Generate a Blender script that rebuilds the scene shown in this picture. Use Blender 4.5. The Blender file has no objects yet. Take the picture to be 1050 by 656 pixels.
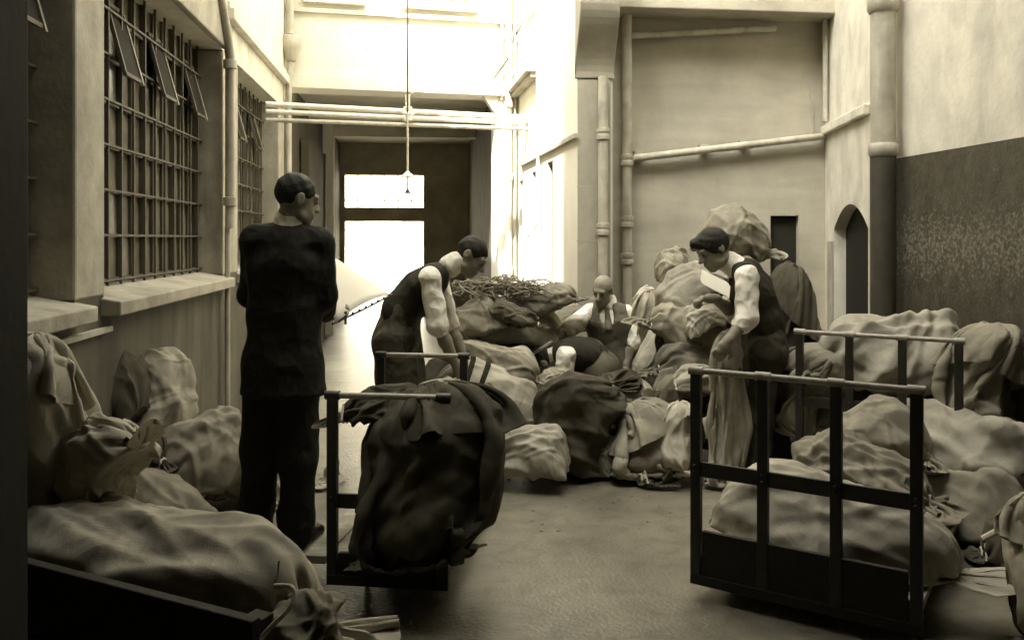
import bpy, bmesh, math, random
import numpy as np
from mathutils import Vector, Matrix

random.seed(7)
sc = bpy.context.scene
C = sc.collection
F, CX, HZ, CAMZ = 870.0, 525.0, 245.0, 1.47          # focal length, centre, horizon (px of a 1050 px wide frame), lens height (m)
YAW = math.radians(6.1)
cT, sT = math.cos(YAW), math.sin(YAW)

# ------------------------------------------------------------------ helpers
def P(px, py, d):
    xc = (px-CX)/F*d
    return Vector((cT*xc+sT*d, -sT*xc+cT*d, CAMZ-(py-HZ)/F*d))
def on_x(px, x):                                     # y where the sight line of column px meets the plane x
    t = (px-CX)/F
    return x*(-sT*t+cT)/(cT*t+sT)
def on_y(px, y):
    t = (px-CX)/F
    return y*(cT*t+sT)/(-sT*t+cT)

def tag(o, label=None, cat=None, group=None, kind=None):
    if label: o['label'] = label
    if cat: o['category'] = cat
    if group: o['group'] = group
    if kind: o['kind'] = kind
    return o
def thing(name, label, cat, loc=(0, 0, 0), group=None):
    o = bpy.data.objects.new(name, None); C.objects.link(o)
    o.empty_display_size = .1
    o.location = loc
    return tag(o, label, cat, group)
def world_loc(o):
    v = Vector(o.location)
    while o.parent: o = o.parent; v += Vector(o.location)
    return v
def link_mesh(name, verts, faces, mat, parent=None, origin=None, smooth=False, uv=None):
    if parent is not None: org = world_loc(parent)
    elif origin is not None: org = Vector(origin)
    else: org = Vector((0, 0, 0))
    V = np.asarray(verts, float).reshape(-1, 3)-np.array(org)
    me = bpy.data.meshes.new(name)
    me.from_pydata(V.tolist(), [], faces if isinstance(faces, list) else faces.tolist())
    me.materials.append(mat)
    if smooth: me.shade_smooth()
    if uv is not None:
        l = me.uv_layers.new(name='UVMap')
        idx = np.empty(len(me.loops), np.int32); me.loops.foreach_get('vertex_index', idx)
        l.data.foreach_set('uv', np.asarray(uv, np.float32)[idx].ravel())
    o = bpy.data.objects.new(name, me); C.objects.link(o)
    if parent is not None: o.parent = parent
    else: o.location = org
    return o

class MB:
    """collects shapes in world space and links them as one mesh"""
    def __init__(s): s.v = []; s.f = []
    def add(s, vs, fs):
        n = len(s.v); s.v += [tuple(v) for v in vs]; s.f += [tuple(i+n for i in f) for f in fs]
        return s
    def hexa(s, p):                                   # 8 points: bottom 4 ccw, top 4 ccw
        return s.add(p, [(3, 2, 1, 0), (4, 5, 6, 7), (0, 1, 5, 4), (1, 2, 6, 5), (2, 3, 7, 6), (3, 0, 4, 7)])
    def box(s, x0, x1, y0, y1, z0, z1):
        return s.hexa([(x0, y0, z0), (x1, y0, z0), (x1, y1, z0), (x0, y1, z0), (x0, y0, z1), (x1, y0, z1), (x1, y1, z1), (x0, y1, z1)])
    def obox(s, o, e, s0, s1, n0, n1, z0, z1):        # box along the horizontal direction e; normal is e turned left
        o = Vector((o[0], o[1], 0)); e = Vector((e[0], e[1], 0)).normalized(); n = Vector((-e.y, e.x, 0)); k = Vector((0, 0, 1))
        q = [o+e*a+n*b for a, b in ((s0, n0), (s1, n0), (s1, n1), (s0, n1))]
        return s.hexa([a+k*z0 for a in q]+[a+k*z1 for a in q])
    def bar(s, a, b, w, h=None, up=(0, 0, 1)):
        a, b = Vector(a), Vector(b); h = h or w
        d = (b-a).normalized(); u = Vector(up)
        if abs(d.dot(u)) > .95: u = Vector((0, 1, 0))
        r = d.cross(u).normalized(); u = r.cross(d)
        q = lambda c: [c-r*w/2-u*h/2, c+r*w/2-u*h/2, c+r*w/2+u*h/2, c-r*w/2+u*h/2]
        return s.hexa(q(a)+q(b))
    def tube(s, pts, r, n=12, closed=False, caps=True):
        pts = [Vector(p) for p in pts]; m = len(pts); rings = []; last = None
        rr = r if isinstance(r, (list, tuple)) else [r]*m
        for i, p in enumerate(pts):
            a = pts[(i-1) % m] if (closed or i > 0) else p
            b = pts[(i+1) % m] if (closed or i < m-1) else p
            d = (b-a).normalized()
            if last is None:
                u = Vector((0, 0, 1)) if abs(d.z) < .9 else Vector((1, 0, 0))
            else: u = last
            u = (u-d*u.dot(d)).normalized(); last = u
            w = d.cross(u)
            rings.append([p+(u*math.cos(2*math.pi*k/n)+w*math.sin(2*math.pi*k/n))*rr[i] for k in range(n)])
        vs = [v for q in rings for v in q]
        fs = [(i*n+k, i*n+(k+1) % n, ((i+1) % m)*n+(k+1) % n, ((i+1) % m)*n+k) for i in range(m if closed else m-1) for k in range(n)]
        if caps and not closed: fs += [tuple(range(n))[::-1], tuple((m-1)*n+k for k in range(n))]
        return s.add(vs, fs)
    def lathe(s, c, prof, n=20):
        c = Vector(c); m = len(prof)
        vs = [c+Vector((r*math.cos(2*math.pi*k/n), r*math.sin(2*math.pi*k/n), z)) for r, z in prof for k in range(n)]
        fs = [(i*n+k, i*n+(k+1) % n, (i+1)*n+(k+1) % n, (i+1)*n+k) for i in range(m-1) for k in range(n)]
        return s.add(vs, fs+[tuple(range(n))[::-1], tuple((m-1)*n+k for k in range(n))])
    def prism(s, poly, d):                            # a flat 3-D outline pushed along d
        d = Vector(d); n = len(poly); p = [Vector(q) for q in poly]
        return s.add(p+[q+d for q in p], [tuple(range(n))[::-1], tuple(range(n, 2*n))]+[(i, (i+1) % n, n+(i+1) % n, n+i) for i in range(n)])
    def build(s, name, mat, parent=None, origin=None, smooth=False, bevel=0.0):
        o = link_mesh(name, s.v, s.f, mat, parent, origin)
        bm = bmesh.new(); bm.from_mesh(o.data); bmesh.ops.recalc_face_normals(bm, faces=bm.faces); bm.to_mesh(o.data); bm.free()
        if smooth:
            o.data.shade_smooth()
            try: o.data.set_sharp_from_angle(angle=math.radians(38))
            except Exception: pass
        if bevel:
            b = o.modifiers.new('bevel', 'BEVEL'); b.width = bevel; b.segments = 2; b.limit_method = 'ANGLE'; b.harden_normals = False
        return o
def wall_holes(mb, o, e, s0, s1, z0, z1, n0, n1, holes):
    """a wall slab along e with rectangular openings"""
    ss = sorted({s0, s1, *[h[0] for h in holes], *[h[1] for h in holes]})
    for a, b in zip(ss[:-1], ss[1:]):
        hs = sorted((h[2], h[3]) for h in holes if h[0] <= a+1e-6 and h[1] >= b-1e-6)
        z = z0
        for h0, h1 in hs:
            if h0 > z: mb.obox(o, e, a, b, n0, n1, z, h0)
            z = h1
        if z < z1: mb.obox(o, e, a, b, n0, n1, z, z1)

# ------------------------------------------------------------------ materials: a black-and-white print toned sepia
def S(v):
    a = min(1, max(0, v/.8))**.5                        # dark tones of the print are browner than its lights
    return (v, v*(.872+.083*a), v*(.545+.275*a), 1)
def material(name, v, rough=.8, var=.25, scale=3.0, bump=.3, bscale=60., spec=.3, stain=None, stretch=(1, 1, 1), fabric=False, rand=0.0, metal=0, bd=.004):
    m = bpy.data.materials.new(name); m.use_nodes = True
    nt = m.node_tree; N, L = nt.nodes, nt.links
    b = N['Principled BSDF']; b.inputs['Roughness'].default_value = rough; b.inputs['Metallic'].default_value = metal
    b.inputs['Specular IOR Level'].default_value = spec
    tc = N.new('ShaderNodeTexCoord'); mp = N.new('ShaderNodeMapping'); mp.inputs['Scale'].default_value = stretch
    L.new(tc.outputs['Object'], mp.inputs[0])
    vec = mp.outputs[0]
    n1 = N.new('ShaderNodeTexNoise'); n1.inputs['Scale'].default_value = scale; n1.inputs['Detail'].default_value = 8; n1.inputs['Roughness'].default_value = .62
    L.new(vec, n1.inputs['Vector'])
    r = N.new('ShaderNodeMapRange'); r.inputs['From Min'].default_value = .3; r.inputs['From Max'].default_value = .7
    r.inputs['To Min'].default_value = 1-var; r.inputs['To Max'].default_value = 1+var
    L.new(n1.outputs['Fac'], r.inputs[0])
    fac = r.outputs[0]
    def mul(a, bb):
        q = N.new('ShaderNodeMath'); q.operation = 'MULTIPLY'
        for i, x in enumerate((a, bb)):
            if isinstance(x, (int, float)): q.inputs[i].default_value = x
            else: L.new(x, q.inputs[i])
        return q.outputs[0]
    if stain:                                          # streaks and dirt with a shape of their own
        sm = N.new('ShaderNodeMapping'); sm.inputs['Scale'].default_value = stain[1]; L.new(tc.outputs['Object'], sm.inputs[0])
        n2 = N.new('ShaderNodeTexNoise'); n2.inputs['Scale'].default_value = stain[0]; n2.inputs['Detail'].default_value = 6; n2.inputs['Distortion'].default_value = .6
        L.new(sm.outputs[0], n2.inputs['Vector'])
        q = N.new('ShaderNodeMapRange'); q.inputs['From Min'].default_value = .42; q.inputs['From Max'].default_value = .68
        q.inputs['To Min'].default_value = 1.0; q.inputs['To Max'].default_value = stain[2]
        L.new(n2.outputs['Fac'], q.inputs[0]); fac = mul(fac, q.outputs[0])
    if rand:
        oi = N.new('ShaderNodeObjectInfo'); q = N.new('ShaderNodeMapRange'); q.inputs['To Min'].default_value = 1-rand; q.inputs['To Max'].default_value = 1+rand
        L.new(oi.outputs['Random'], q.inputs[0]); fac = mul(fac, q.outputs[0])
    mx = N.new('ShaderNodeVectorMath'); mx.operation = 'SCALE'; mx.inputs[0].default_value = S(v)[:3]
    L.new(fac, mx.inputs['Scale']); L.new(mx.outputs[0], b.inputs['Base Color'])
    n3 = N.new('ShaderNodeTexNoise'); n3.inputs['Scale'].default_value = bscale; n3.inputs['Detail'].default_value = 6
    L.new(vec, n3.inputs['Vector'])
    bp = N.new('ShaderNodeBump'); bp.inputs['Strength'].default_value = bump; bp.inputs['Distance'].default_value = bd
    L.new(n3.outputs['Fac'], bp.inputs['Height'])
    if fabric:                                         # crumples: bent facets of two sizes, as creased cloth has, under the weave
        wd = N.new('ShaderNodeTexNoise'); wd.inputs['Scale'].default_value = 5; wd.inputs['Detail'].default_value = 2
        L.new(tc.outputs['Object'], wd.inputs['Vector'])
        va = N.new('ShaderNodeVectorMath'); va.operation = 'MULTIPLY_ADD'; va.inputs[1].default_value = (.16, .16, .16)
        L.new(wd.outputs['Color'], va.inputs[0]); L.new(tc.outputs['Object'], va.inputs[2])
        prev = None
        for sc_, st_, dist_, mr in ((7.5, fabric, .055, (1, 1.7, 1.2)), (17, fabric*.75, .022, (1.5, 1, 1.0))):
            wm = N.new('ShaderNodeMapping'); wm.inputs['Scale'].default_value = mr; wm.inputs['Rotation'].default_value = (.4, .3, .6)
            L.new(va.outputs[0], wm.inputs[0])
            wv = N.new('ShaderNodeTexVoronoi'); wv.feature = 'SMOOTH_F1'; wv.inputs['Scale'].default_value = sc_; wv.inputs['Smoothness'].default_value = .12
            L.new(wm.outputs[0], wv.inputs['Vector'])
            b2 = N.new('ShaderNodeBump'); b2.inputs['Strength'].default_value = st_; b2.inputs['Distance'].default_value = dist_
            L.new(wv.outputs['Distance'], b2.inputs['Height'])
            if prev: L.new(prev.outputs[0], b2.inputs['Normal'])
            prev = b2
        L.new(prev.outputs[0], bp.inputs['Normal'])
    L.new(bp.outputs[0], b.inputs['Normal'])
    return m
M = {}
M['white_wall'] = material('white limewashed plaster', .70, .85, .05, 2.0, .35, 25, stain=(1.1, (2, 2, .8), .9))
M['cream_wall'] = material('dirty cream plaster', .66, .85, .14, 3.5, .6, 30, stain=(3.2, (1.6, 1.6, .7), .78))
M['grey_wall'] = material('grey boarded render', .40, .85, .18, 1.4, .8, 14, stain=(1.4, (.6, .6, 4), .86))
M['pilaster'] = material('grey stone blocks', .38, .85, .15, 3, .4, 30, stain=(1.4, (2, 2, .8), .8))
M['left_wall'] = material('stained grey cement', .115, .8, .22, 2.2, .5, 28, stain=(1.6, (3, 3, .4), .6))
M['pier'] = material('rough grey stone', .40, .85, .22, 5, .6, 40, stain=(2.2, (2, 2, .5), .68))
M['dado'] = material('black tarred dado', .06, .5, .28, 9, .8, 55, spec=.5, stain=(9, (2, 2, 1.2), 1.4))
M['tunnel'] = material('sooty brick paint', .38, .8, .25, 2.5, .4, 30)
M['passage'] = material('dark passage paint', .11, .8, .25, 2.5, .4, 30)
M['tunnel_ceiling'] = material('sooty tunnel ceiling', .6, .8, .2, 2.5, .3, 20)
M['floor'] = material('worn asphalt yard', .20, .36, .32, 1.6, .7, 55, spec=.5, stain=(9, (1, 1, 1), .7), bd=.006)
M['road'] = material('dusty street', .4, .8, .15, 1, .3, 30)
M['iron'] = material('black painted iron', .022, .5, .3, 12, .3, 90, spec=.5)
M['steel_bar'] = material('painted window bars', .10, .55, .2, 10, .2, 80)
M['worn_iron'] = material('worn bright rail joints', .30, .42, .25, 30, .3, 90, spec=.6)
M['pipe'] = material('grey painted pipe', .42, .5, .18, 9, .3, 50, spec=.5, stain=(4, (2, 2, .6), .7))
M['pipe_white'] = material('white painted pipe', .66, .5, .15, 9, .3, 50, spec=.5)
M['pipe_dark'] = material('tarred pipe foot', .05, .5, .3, 9, .3, 50, spec=.5)
M['wood'] = material('worn pale planks', .40, .7, .3, 4, .5, 40, stretch=(2, 14, 14), stain=(3, (2, 2, 2), .6))
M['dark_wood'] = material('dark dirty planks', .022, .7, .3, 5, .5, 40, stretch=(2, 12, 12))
M['black'] = material('black timber', .012, .8, .2, 5, .3, 40)
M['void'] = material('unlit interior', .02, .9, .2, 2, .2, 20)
M['glass'] = material('dusty window glass', .19, .16, .35, 5, .05, 6, spec=.6, bd=.002)
M['vent_glass'] = material('dull vent glass', .02, .7, .3, 4, .05, 6, spec=.08)
M['sash'] = material('painted sash', .30, .6, .2, 8, .3, 60)
M['canvas_pale'] = material('pale mail canvas', .43, .9, .16, 5, .5, 240, spec=.12, stain=(4.5, (1, 1, 1), .62), fabric=.15, rand=.22, bd=.002)
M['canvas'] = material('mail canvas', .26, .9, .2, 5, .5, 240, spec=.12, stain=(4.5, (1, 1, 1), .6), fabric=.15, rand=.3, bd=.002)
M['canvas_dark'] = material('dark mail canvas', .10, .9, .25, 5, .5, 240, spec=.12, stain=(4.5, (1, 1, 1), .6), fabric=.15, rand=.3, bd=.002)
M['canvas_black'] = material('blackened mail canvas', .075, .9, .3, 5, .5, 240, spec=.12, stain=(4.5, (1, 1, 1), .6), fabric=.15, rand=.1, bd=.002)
M['cord'] = material('pale cord', .55, .85, .2, 30, .5, 200, spec=.1)
M['twine'] = material('brown twine', .22, .9, .3, 20, .5, 200, spec=.1, rand=.2)
M['skin'] = material('weathered skin', .24, .55, .12, 14, .25, 120, spec=.35)
M['hair'] = material('dark hair', .02, .6, .18, 90, 1.0, 260, spec=.22, stretch=(1, 1, .15))
M['hair_grey'] = material('cropped grey hair', .10, .6, .3, 60, .6, 160, stretch=(1, 1, .25))
M['suit'] = material('black wool suit', .018, .75, .25, 8, .4, 260, spec=.15, fabric=.35)
M['vest'] = material('dark wool waistcoat', .035, .9, .25, 8, .4, 260, spec=.15, fabric=.3)
M['vest_grey'] = material('grey wool waistcoat', .13, .9, .25, 8, .4, 260, spec=.15, fabric=.3)
M['trousers_grey'] = material('grey work trousers', .12, .9, .3, 6, .4, 200, spec=.15, fabric=.15)
M['trousers'] = material('dark work trousers', .045, .9, .3, 6, .4, 200, spec=.15, fabric=.4)
M['apron'] = material('heavy dark canvas apron', .075, .9, .3, 6, .4, 200, spec=.15, fabric=.45)
M['shirt'] = material('white cotton shirt', .80, .85, .08, 6, .3, 200, spec=.15, fabric=.5)
M['paper'] = material('white paper', .82, .8, .04, 6, .1, 60, spec=.2)
M['shoe'] = material('black leather', .012, .35, .2, 20, .2, 60, spec=.5)

nt_ = M['paper'].node_tree; pb_ = nt_.nodes['Principled BSDF']; tl_ = nt_.nodes.new('ShaderNodeBsdfTranslucent'); tl_.inputs[0].default_value = S(.8)
mx_ = nt_.nodes.new('ShaderNodeMixShader'); mx_.inputs[0].default_value = .22
nt_.links.new(pb_.outputs[0], mx_.inputs[1]); nt_.links.new(tl_.outputs[0], mx_.inputs[2]); nt_.links.new(mx_.outputs[0], nt_.nodes['Material Output'].inputs[0])

def worn_dado(m):
    """chalky flecks all over, and a rubbed paler band where carts scrape along"""
    nt = m.node_tree; N, L = nt.nodes, nt.links; b = N['Principled BSDF']; lk = b.inputs['Base Color'].links[0].from_socket
    tc = N.new('ShaderNodeTexCoord'); n1 = N.new('ShaderNodeTexNoise'); n1.inputs['Scale'].default_value = 42; n1.inputs['Detail'].default_value = 5; n1.inputs['Roughness'].default_value = .75
    L.new(tc.outputs['Object'], n1.inputs['Vector'])
    sp = N.new('ShaderNodeSeparateXYZ'); L.new(tc.outputs['Object'], sp.inputs[0])
    cr = N.new('ShaderNodeMapRange'); cr.interpolation_type = 'SMOOTHSTEP'; cr.inputs['From Min'].default_value = .42; cr.inputs['From Max'].default_value = 0; cr.inputs['To Min'].default_value = .0; cr.inputs['To Max'].default_value = .16
    sub = N.new('ShaderNodeMath'); sub.operation = 'SUBTRACT'; sub.inputs[1].default_value = 1.42; L.new(sp.outputs[2], sub.inputs[0])
    ab = N.new('ShaderNodeMath'); ab.operation = 'ABSOLUTE'; L.new(sub.outputs[0], ab.inputs[0]); L.new(ab.outputs[0], cr.inputs[0])
    ad = N.new('ShaderNodeMath'); ad.operation = 'ADD'; L.new(n1.outputs['Fac'], ad.inputs[0]); L.new(cr.outputs[0], ad.inputs[1])
    q = N.new('ShaderNodeMapRange'); q.inputs['From Min'].default_value = .60; q.inputs['From Max'].default_value = .95; L.new(ad.outputs[0], q.inputs[0])
    mx = N.new('ShaderNodeMix'); mx.data_type = 'RGBA'; L.new(q.outputs[0], mx.inputs['Factor']); L.new(lk, mx.inputs['A']); mx.inputs['B'].default_value = S(.34)
    L.new(mx.outputs['Result'], b.inputs['Base Color'])
worn_dado(M['dado'])

def banded(src, name, bands, dark):
    """the same canvas with woven stripes round it, placed by the sack's own length coordinate"""
    m = src.copy(); m.name = name
    nt = m.node_tree; N, L = nt.nodes, nt.links
    b = N['Principled BSDF']; lk = b.inputs['Base Color'].links[0].from_socket
    uv = N.new('ShaderNodeUVMap'); sp = N.new('ShaderNodeSeparateXYZ'); L.new(uv.outputs[0], sp.inputs[0])
    tot = None
    for c, w in bands:
        q = N.new('ShaderNodeMath'); q.operation = 'COMPARE'; q.inputs[1].default_value = c; q.inputs[2].default_value = w
        L.new(sp.outputs[1], q.inputs[0])
        if tot is None: tot = q.outputs[0]
        else:
            a = N.new('ShaderNodeMath'); a.operation = 'ADD'; L.new(tot, a.inputs[0]); L.new(q.outputs[0], a.inputs[1]); tot = a.outputs[0]
    mx = N.new('ShaderNodeMix'); mx.data_type = 'RGBA'; L.new(tot, mx.inputs['Factor']); L.new(lk, mx.inputs['A']); mx.inputs['B'].default_value = S(dark)
    L.new(mx.outputs['Result'], b.inputs['Base Color'])
    return m
M['canvas_striped'] = banded(M['canvas_pale'], 'pale canvas with two dark stripes', [(.43, .016), (.52, .016)], .03)

# ------------------------------------------------------------------ world, sun, camera
SUN_EL, SUN_AZ = math.radians(50), math.radians(-148)     # azimuth measured from +y towards +x
w = bpy.data.worlds.new('World'); sc.world = w; w.use_nodes = True
N, L = w.node_tree.nodes, w.node_tree.links
sky = N.new('ShaderNodeTexSky'); sky.sky_type = 'NISHITA'; sky.sun_disc = False
sky.sun_elevation = SUN_EL; sky.sun_rotation = SUN_AZ % (2*math.pi); sky.dust_density = 4; sky.air_density = 1.5
bw = N.new('ShaderNodeRGBToBW'); L.new(sky.outputs[0], bw.inputs[0])
tint = N.new('ShaderNodeVectorMath'); tint.operation = 'SCALE'; tint.inputs[0].default_value = (1.0, .965, .875)
L.new(bw.outputs[0], tint.inputs['Scale'])
bg = N['Background']; L.new(tint.outputs[0], bg.inputs[0]); bg.inputs[1].default_value = .15
sl = bpy.data.lights.new('sun', 'SUN'); sl.energy = 2.0; sl.angle = math.radians(1.0); sl.color = (1, .965, .875)
so = bpy.data.objects.new('sun', sl); C.objects.link(so)
sd = Vector((math.sin(SUN_AZ)*math.cos(SUN_EL), math.cos(SUN_AZ)*math.cos(SUN_EL), math.sin(SUN_EL)))
so.rotation_euler = sd.to_track_quat('Z', 'Y').to_euler(); so.location = (0, 4, 12)

cam = bpy.data.cameras.new('camera'); co = bpy.data.objects.new('camera', cam); C.objects.link(co); sc.camera = co
co.location = (0, 0, CAMZ); co.rotation_euler = (math.radians(90), 0, -YAW)
cam.sensor_width = 36; cam.lens = 36*F/1050; cam.shift_y = -(328-HZ)/1050; cam.clip_start = .05; cam.clip_end = 500
sc.view_settings.view_transform = 'Standard'; sc.view_settings.look = 'None'; sc.view_settings.gamma = 1
sc.view_settings.exposure = 3.65
sc.render.engine = 'CYCLES'
try:
    sc.cycles.use_denoising = True; sc.cycles.denoiser = 'OPENIMAGEDENOISE'
except Exception: pass
sc.cycles.max_bounces = 8; sc.cycles.diffuse_bounces = 5; sc.cycles.caustics_reflective = False; sc.cycles.caustics_refractive = False
# ================================================================== the yard and its buildings
g = MB().add([(-150, -150, 0), (150, -150, 0), (150, 150, 0), (-150, 150, 0)], [(0, 1, 2, 3)]).build('ground', M['floor']); tag(g, kind='structure')
r = MB().add([(-60, 17.5, .004), (60, 17.5, .004), (60, 29, .004), (-60, 29, .004)], [(0, 1, 2, 3)]).build('street', M['road']); tag(r, kind='structure')

# ---- building on the left with its long barred windows
XL, XW = -1.5, -1.715
lb = thing('left_building', 'grey walled building along the left with tall barred windows and stone sills', 'building', (XL, 4, 0))
YC = 9.66
wb = MB(); wins = [(1.5, 3.87), (4.21, 6.63), (7.15, 9.16)]
wall_holes(wb, (XL, -4), (0, 1), 0, YC+4, 0, 2.9, 0, .6, [(a+4, b+4, 1.13, 2.9) for a, b in wins])
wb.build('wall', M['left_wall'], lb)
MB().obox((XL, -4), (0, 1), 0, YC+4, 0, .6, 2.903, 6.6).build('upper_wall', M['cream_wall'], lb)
MB().obox((XL, 6.72), (0, 1), 0, YC-6.72, -.07, -.002, 3.16, 3.25).obox((XL, 6.72), (0, 1), 0, YC-6.72, -.04, -.002, 3.25, 3.30).build('string_course', M['cream_wall'], lb, bevel=.008)
MB().obox((XL, 3.0), (0, 1), 0, 3.6, -.05, -.002, 2.90, 3.34).build('lintel_beam', M['pier'], lb, bevel=.01)
for a, b in ((3.87, 4.21), (6.63, 7.15), (9.16, YC)):
    MB().obox((XL, a), (0, 1), -.003, b-a+.003, -.006, .2, 1.2, 2.898).build('pier', M['pier'], lb, bevel=.012)
for (a, b) in wins:
    MB().prism([(XL+.09, a-.03, 1.105), (XL+.09, a-.03, 1.175), (XW-.02, a-.03, 1.235), (XW-.02, a-.03, 1.105)], (0, b-a+.06, 0)).build('sill', M['pier'], lb, bevel=.008)
    fr = MB()
    nv = int(round((b-a)/.2)); dz = .24
    for i in range(nv+1):
        y = a+(b-a)*i/nv
        fr.box(XW-.012, XW+(.026 if i % 3 == 0 else .016), y-.008, y+.008, 1.22, 3.1)
        if i < nv: fr.box(XW+.05, XW+.064, y+.5*(b-a)/nv-.007, y+.5*(b-a)/nv+.007, 1.22, 3.1)
    z = 1.25
    while z < 3.0:
        fr.box(XW-.010, XW+.022, a, b, z-.008, z+.008); fr.box(XW+.045, XW+.067, a, b, z-.006, z+.006); z += dz
    w_ = fr.build('window', M['steel_bar'], lb)
    gl = MB()
    for i in range(nv):                                   # each pane set a hair out of true, as old glazing is
        y0, y1 = a+(b-a)*i/nv, a+(b-a)*(i+1)/nv
        zz = 1.235
        while zz < 3.0:
            t = random.uniform(-.004, .004); q = random.uniform(-.004, .004)
            gl.add([(XW-.004+t, y0, zz), (XW-.004-t+q, y1, zz), (XW-.004-t, y1, zz+dz), (XW-.004+t-q, y0, zz+dz)], [(0, 1, 2, 3)]); zz += dz
    gl.build('glass', M['glass'], w_)
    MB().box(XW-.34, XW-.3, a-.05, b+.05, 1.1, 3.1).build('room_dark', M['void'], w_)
    for y0 in ([a+.55, a+1.25, a+2.0] if b-a > 2.1 else [a+.5, a+1.3]):     # top-hung vents pushed open at the bottom
        y1 = y0+.24
        f = MB(); top, bot = Vector((XW+.03, 0, 2.74)), Vector((XW+.13, 0, 2.36))
        e = lambda v, y: Vector((v.x, y, v.z))
        f.bar(e(top, y0), e(bot, y0), .02, .02, (0, 1, 0)).bar(e(bot, y0), e(bot, y1), .02).bar(e(top, y0), e(top, y1), .02)
        v_ = f.build('vent', M['steel_bar'], w_)
        MB().bar(e(top, y1+.02), e(bot, y1+.02)+Vector((.01, 0, -.02)), .018, .022, (0, 1, 0)).build('vent_stile', M['sash'], v_)
        MB().prism([e(top, y0), e(top, y1), e(bot, y1), e(bot, y0)], (.004, 0, .002)).build('vent_glass', M['vent_glass'], v_)
# downpipe between the windows, its swan neck, and a rainwater head at the corner
yp = on_x(236, XL+.07)
dp = MB().tube([(XL+.05, 5.9, 3.42), (XL+.06, 6.3, 3.2), (XL+.07, yp-.12, 3.0), (XL+.07, yp, 2.84), (XL+.07, yp, 1.72), (XL+.07, yp, 1.55)], .036, 14)
for z in (2.78, 1.75): dp.lathe((XL+.07, yp, z), [(.037, -.034), (.05, -.03), (.05, .03), (.037, .034)])
dp.tube([(XL+.05, yp, 1.56), (XL+.05, yp, .02)], .02, 10)
dp.build('downpipe', M['pipe'], lb, smooth=True)
yq = YC-.12
rh = MB().tube([(XL+.06, yq, 6.8), (XL+.06, yq, 3.72)], .045, 14).lathe((XL+.07, yq, 3.5), [(.05, -.08), (.085, .02), (.11, .06), (.11, .16), (.09, .2)])
rh.tube([(XL+.07, yq, 3.43), (XL+.06, yq-.05, 3.2), (XL+.05, yq-.02, 2.9), (XL+.05, yq, .02)], .035, 12)
rh.build('rainwater_head', M['pipe'], lb, smooth=True)
MB().box(XL+.002, XL+.03, 3.3, 4.25, 1.03, 1.055).build('conduit', M['pipe'], lb)

# ---- building across the end of the yard, with the driveway passing under it
fa = math.radians(7.2); fo, fe = (XL, YC), (math.cos(fa), math.sin(fa))
def fs_(px):                                              # distance along the end wall where column px meets it
    t = (px-CX)/F; dx, dy = cT*t+sT, -sT*t+cT
    k = (fo[0]*fe[1]-fo[1]*fe[0])/(dx*fe[1]-dy*fe[0])
    return (dx*k-fo[0])*fe[0]+(dy*k-fo[1])*fe[1]
bb = thing('end_building', 'white building across the end of the yard with a dark driveway passing beneath it', 'building', (XL, YC, 0))
sR = fs_(511); sW = fs_(534)+.3
w1 = (fs_(322), fs_(364)); w2 = (fs_(421), fs_(480))
mb = MB(); wall_holes(mb, fo, fe, 0, sW, 3.30, 7.2, 0, .4, [(w1[0], w1[1], 4.20, 5.8), (w2[0], w2[1], 4.20, 5.8)])
mb.obox(fo, fe, sR, sW, 0, .4, 0, 3.30); mb.build('wall', M['white_wall'], bb)
MB().obox(fo, fe, -.001, sW, -.05, .35, 3.15, 3.298).build('lintel', M['white_wall'], bb, bevel=.006)
MB().obox(fo, fe, 0, sW, -.05, -.002, 4.0, 4.045).build('string_course', M['cream_wall'], bb)
MB().prism([Vector((fo[0], fo[1], z))+Vector((fe[0], fe[1], 0))*s for s, z in ((sR-.004, 2.9), (sR-.18, 3.15), (sR-.004, 3.15))], (-.1*fe[1], .1*fe[0], 0)).build('corner_bracket', M['white_wall'], bb)
for a, b in (w1, w2):
    f = MB().obox(fo, fe, a, b, .06, .1, 4.2, 4.25).obox(fo, fe, a, a+.05, .06, .1, 4.25, 5.8).obox(fo, fe, b-.05, b, .06, .1, 4.25, 5.8).obox(fo, fe, (a*.6+b*.4)-.015, (a*.6+b*.4)+.015, .065, .095, 4.25, 5.8).obox(fo, fe, (a*.3+b*.7)-.01, (a*.3+b*.7)+.01, .065, .095, 4.25, 5.8).obox(fo, fe, a+.05, b-.05, .062, .097, 4.9, 4.93)
    f = f.build('window', M['steel_bar'], bb)
    MB().obox(fo, fe, a+.02, b-.02, .105, .11, 4.22, 5.8).build('glass', M['sash'], f)
    MB().obox(fo, fe, a-.12, b+.12, -.09, .05, 4.10, 4.196).build('sill', M['white_wall'], bb, bevel=.008)
# the driveway under it
XT, YE = .86, 16.0
pz = 3.25
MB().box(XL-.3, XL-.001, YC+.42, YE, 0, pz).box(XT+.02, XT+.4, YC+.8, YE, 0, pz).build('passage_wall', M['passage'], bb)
MB().box(XL-.3, XT+.4, YC+.75, YE+.3, pz+.002, pz+.4).build('passage_ceiling', M['tunnel_ceiling'], bb)
for y in (11.6, 13.6): MB().box(XL, XT+.01, y, y+.22, pz-.16, pz-.002).build('ceiling_beam', M['tunnel_ceiling'], bb)
d0, d1 = on_y(352, YE), on_y(436, YE)
zd, zt0, zt1 = CAMZ+18/F*YE*1.0, CAMZ+32/F*YE, CAMZ+65/F*YE
mb = MB(); wall_holes(mb, (XL-.3, YE), (1, 0), 0, XT+.7-XL, 0, pz+.3, 0, .3, [(d0-XL+.3, d1-XL+.3, 0, zd), (d0-XL+.3, d1-XL+.3, zt0, zt1)])
mb.build('gate_wall', M['tunnel'], bb)
fr = MB()
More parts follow.
